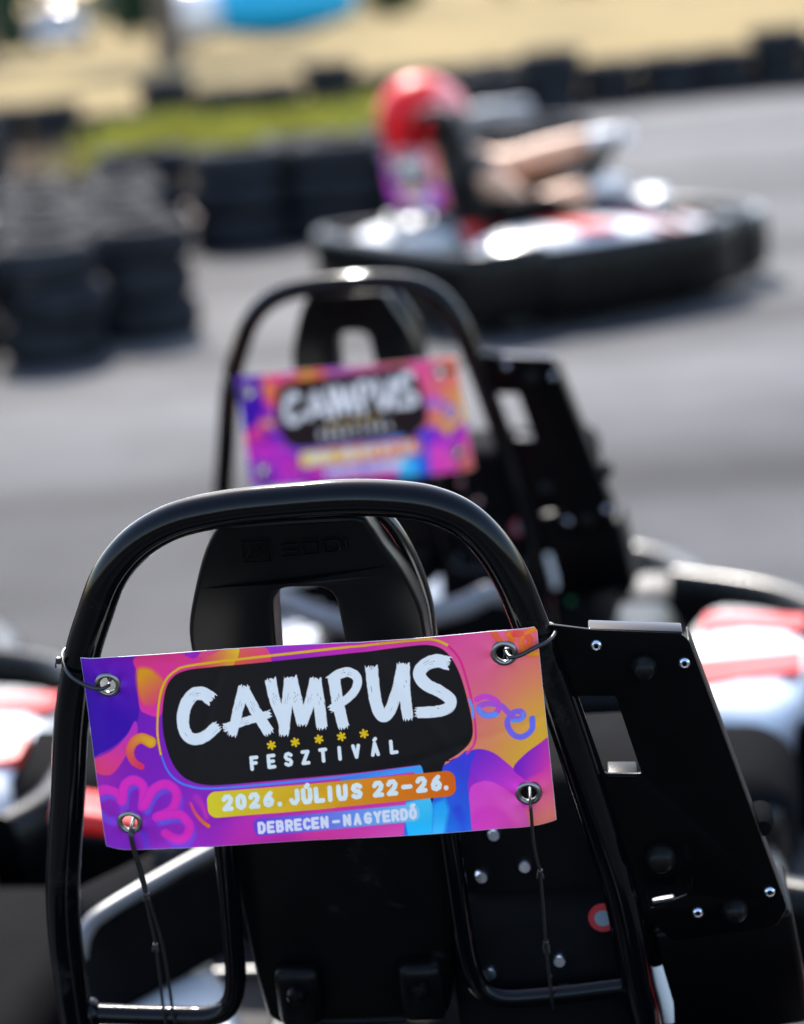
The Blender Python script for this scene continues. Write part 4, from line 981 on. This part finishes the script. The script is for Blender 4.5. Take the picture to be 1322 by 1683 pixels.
def weeds():
    rs = random.Random(5); V, Fc = [], []
    spots = [(rs.uniform(-2.3, .4), rs.uniform(17.0, 20.2), rs.uniform(.14, .38)) for _ in range(70)]
    for (x, y, h) in spots:
        if -1.6 < x < -1.05 and rs.random() < .8: continue
        for _ in range(70):
            bx_, by_ = x+rs.gauss(0, .14), y+rs.gauss(0, .16); hh = h*rs.uniform(.4, 1.1); a = rs.uniform(0, 6.28); wv = rs.uniform(.008, .02)
            tx, ty = bx_+rs.gauss(0, .07), by_+rs.gauss(0, .07); k = len(V); z = TRACK_Z+.004
            V += [(bx_-wv*math.cos(a), by_-wv*math.sin(a), z), (bx_+wv*math.cos(a), by_+wv*math.sin(a), z), (tx+wv*.6*math.cos(a), ty+wv*.6*math.sin(a), z+hh*.8), (tx, ty, z+hh)]
            Fc.append((k, k+1, k+2, k+3))
    tag(mesh_obj('weeds', V, Fc, M['weed'], smooth=False, recalc=False), 'yellow-green weeds growing on the bare earth behind the tyre wall', 'weeds', kind='stuff')
weeds()
def dry():
    rs = random.Random(9); V, Fc = [], []
    for _ in range(5200):
        x, y = rs.uniform(-3.6, .6), rs.uniform(14.5, 20.3); h = rs.uniform(.04, .16); a = rs.uniform(0, 6.28); k = len(V); z = TRACK_Z+.004; wv = rs.uniform(.006, .018)
        V += [(x-wv*math.cos(a), y-wv*math.sin(a), z), (x+wv*math.cos(a), y+wv*math.sin(a), z), (x+rs.gauss(0, .05), y+rs.gauss(0, .05), z+h)]; Fc.append((k, k+1, k+2))
    tag(mesh_obj('dry_grass', V, Fc, M['straw'], smooth=False, recalc=False), 'short brown dry grass scattered over the bare earth by the weeds', 'grass', kind='stuff')
dry()
def tree(x, y, rad, h, label, seed):
    rs = random.Random(seed); t = empty('tree', (x, y, TRACK_Z))
    mb = MB(); mb.add(*tube([(0, 0, -.1), (.03*rad, 0, .8), (rs.uniform(-.2, .2), 0, h*.4), (rs.uniform(-.3, .3), .1, h*.62)], rad, 14, 6, rads=[rad*1.35, rad, rad*.85, rad*.5]))
    for k in range(6):
        a = k*1.1; mb.add(*tube([(0, 0, h*(.36+.03*k)), (math.cos(a)*h*.1, math.sin(a)*h*.1, h*(.5+.03*k)), (math.cos(a)*h*.24, math.sin(a)*h*.24, h*(.62+.03*k))], rad*.3, 8, 4, rads=[rad*.4, rad*.25, rad*.1]))
    mb.build('trunk', M['bark'], t)
    leaves(5200, clump(0, 0, h*.74, h*.34, h*.34, h*.27, 26, rs), .34, M['leaf'], 'crown', t, seed)
    tag(t, label, 'tree', 'trees on the dry field')
tree(-4.25, 47.5, .30, 9, 'brown tree trunk standing on the dry grass left of the turquoise inflatable', 11)
tree(-10.6, 60, .32, 10, 'thin tree trunk by the upper left corner beside the white car', 12)
tree(-.9, 88, .4, 12, 'tree standing far back to the right of the turquoise inflatable', 13)
def bush(x, y, rx, h, label, m, seed):
    rs = random.Random(seed); b = empty('bush', (x, y, TRACK_Z))
    leaves(2600, clump(0, 0, h*.45, rx, rx*.7, h*.5, 16, rs), .3, M[m], 'foliage', b, seed)
    mb = MB()
    for k in range(5): mb.add(*tube([(rs.uniform(-.2, .2), 0, -.05), (rs.uniform(-rx, rx)*.5, 0, h*.5)], .05, 8, 2))
    mb.build('stem', M['bark'], b); tag(b, label, 'bush', 'bushes far across the field')
bl_ = 'dark green bush in the hedge line far across the field'
for i in range(16):
    x = -44+i*5.6+random.uniform(-.8, .8)
    bush(x, 104+random.uniform(-3, 3), 3.6, random.uniform(4, 6.5), bl_, 'leafdark' if i % 3 else 'leaf', 40+i)
bush(-12.7, 76, 1.6, 2.8, 'green bush directly left of the white car', 'leafdark', 71)
bush(-7.9, 77, 1.4, 3.0, 'green bush directly right of the white car', 'leafdark', 72)
bush(1.2, 84, 1.3, 2.2, 'small green bush right of the turquoise inflatable', 'leaf', 73)
# ------------------------------------------------------------------ things across the field
def car(x, y, rz):
    c = empty('parked_car', (x, y, TRACK_Z), (0, 0, rz)); rings = []
    S = [(-2.1, .78, .34, .72), (-1.95, .86, .26, .95), (-1.2, .89, .24, 1.0), (0, .90, .24, 1.0), (1.0, .89, .24, .98), (1.8, .85, .26, .86), (2.1, .74, .34, .66)]
    def ring(y_, hw, zb, zt):
        return [(math.copysign(abs(math.cos(a))**.5, math.cos(a))*hw, y_, (zb+zt)/2+math.copysign(abs(math.sin(a))**.5, math.sin(a))*(zt-zb)/2) for a in np.linspace(0, 2*math.pi, 24, endpoint=False)]
    mesh_obj('body', *loft([ring(*s) for s in S]), M['carwhite'], c, angle=50)
    K = [(-1.85, .62, .90, 1.02), (-1.45, .68, .92, 1.40), (-.6, .70, .92, 1.50), (.3, .69, .92, 1.46), (1.15, .66, .92, 1.0)]
    cab = mesh_obj('cabin', *loft([ring(*s) for s in K]), M['window'], c, angle=50)
    rf = MB(); rf.add(*rbox((1.12, 1.5, .05), .02, (0, -.55, 1.50))); rf.build('roof', M['carwhite'], cab)
    for sx in (-.8, .8):
        for sy in (-1.3, 1.3):
            w_ = mesh_obj('wheel', *xf(lathe([(.19, -.1), (.28, -.11), (.32, -.07), (.32, .07), (.28, .11), (.19, .1)], 24, True, 'x'), (sx, sy, .32)), M['rubber'], c)
            mesh_obj('rim', *xf(lathe([(0, .06), (.19, .08), (.19, -.08), (0, -.06)], 20, False, 'x'), (sx, sy, .32)), M['alloy'], w_)
    for sx in (-.62, .62):
        hl_ = MB(); hl_.add(*rbox((.3, .12, .14), .03, (sx, -2.03, .72))); hl_.build('tail_light', M['red'], c)
    tag(c, 'white car parked end-on between two bushes across the dry field', 'car')
car(-10.3, 74, R(4))
inf = empty('inflatable', (-3.15, 62, TRACK_Z), (0, 0, R(8)))
def lobe(x0, x1, hw, hgt, z0, rise):
    rings = []
    for t in np.linspace(0, 1, 15):
        k = max(.12, math.sin(math.pi*min(max(t, .02), .98)))**.35; x = x0+(x1-x0)*t
        rings.append([(x, math.cos(a)*hw*k, z0+rise*t+hgt/2+math.sin(a)*hgt/2*k) for a in np.linspace(0, 2*math.pi, 20, endpoint=False)])
    return loft(rings)
mesh_obj('tube_body', *lobe(-1.6, 3.1, .9, 1.9, 0, 0), M['cyan'], inf, angle=60)
mesh_obj('rounded_end', *lobe(-2.5, -.7, 1.0, 1.75, 0, 0), M['helmetw'], inf, angle=60)
tag(inf, 'turquoise inflatable with a white rounded end lying at the far side of the dry grass', 'inflatable')
bd_ = empty('building', (-9.6, 112, TRACK_Z))
mb = MB(); mb.add(*rbox((5, 6, 4.2), .03, (0, 0, 2.1))); wl = mb.build('wall', M['stucco'], bd_)
mb = MB(); mb.add([(-2.9, -3.4, 4.2), (2.9, -3.4, 4.2), (2.9, 3.4, 4.2), (-2.9, 3.4, 4.2), (-2.9, 0, 5.9), (2.9, 0, 5.9)], [(0, 1, 5, 4), (2, 3, 4, 5), (0, 4, 3), (1, 2, 5), (0, 3, 2, 1)]); mb.build('roof', M['roof'], bd_, smooth=False)
for x in (-1.3, 1.3):
    mb = MB(); mb.add(*rbox((1, .1, 1.2), .02, (x, -3.02, 2))); mb.build('window', M['window'], bd_)
tag(bd_, 'pale ochre building far behind the bushes at the upper left', 'building')
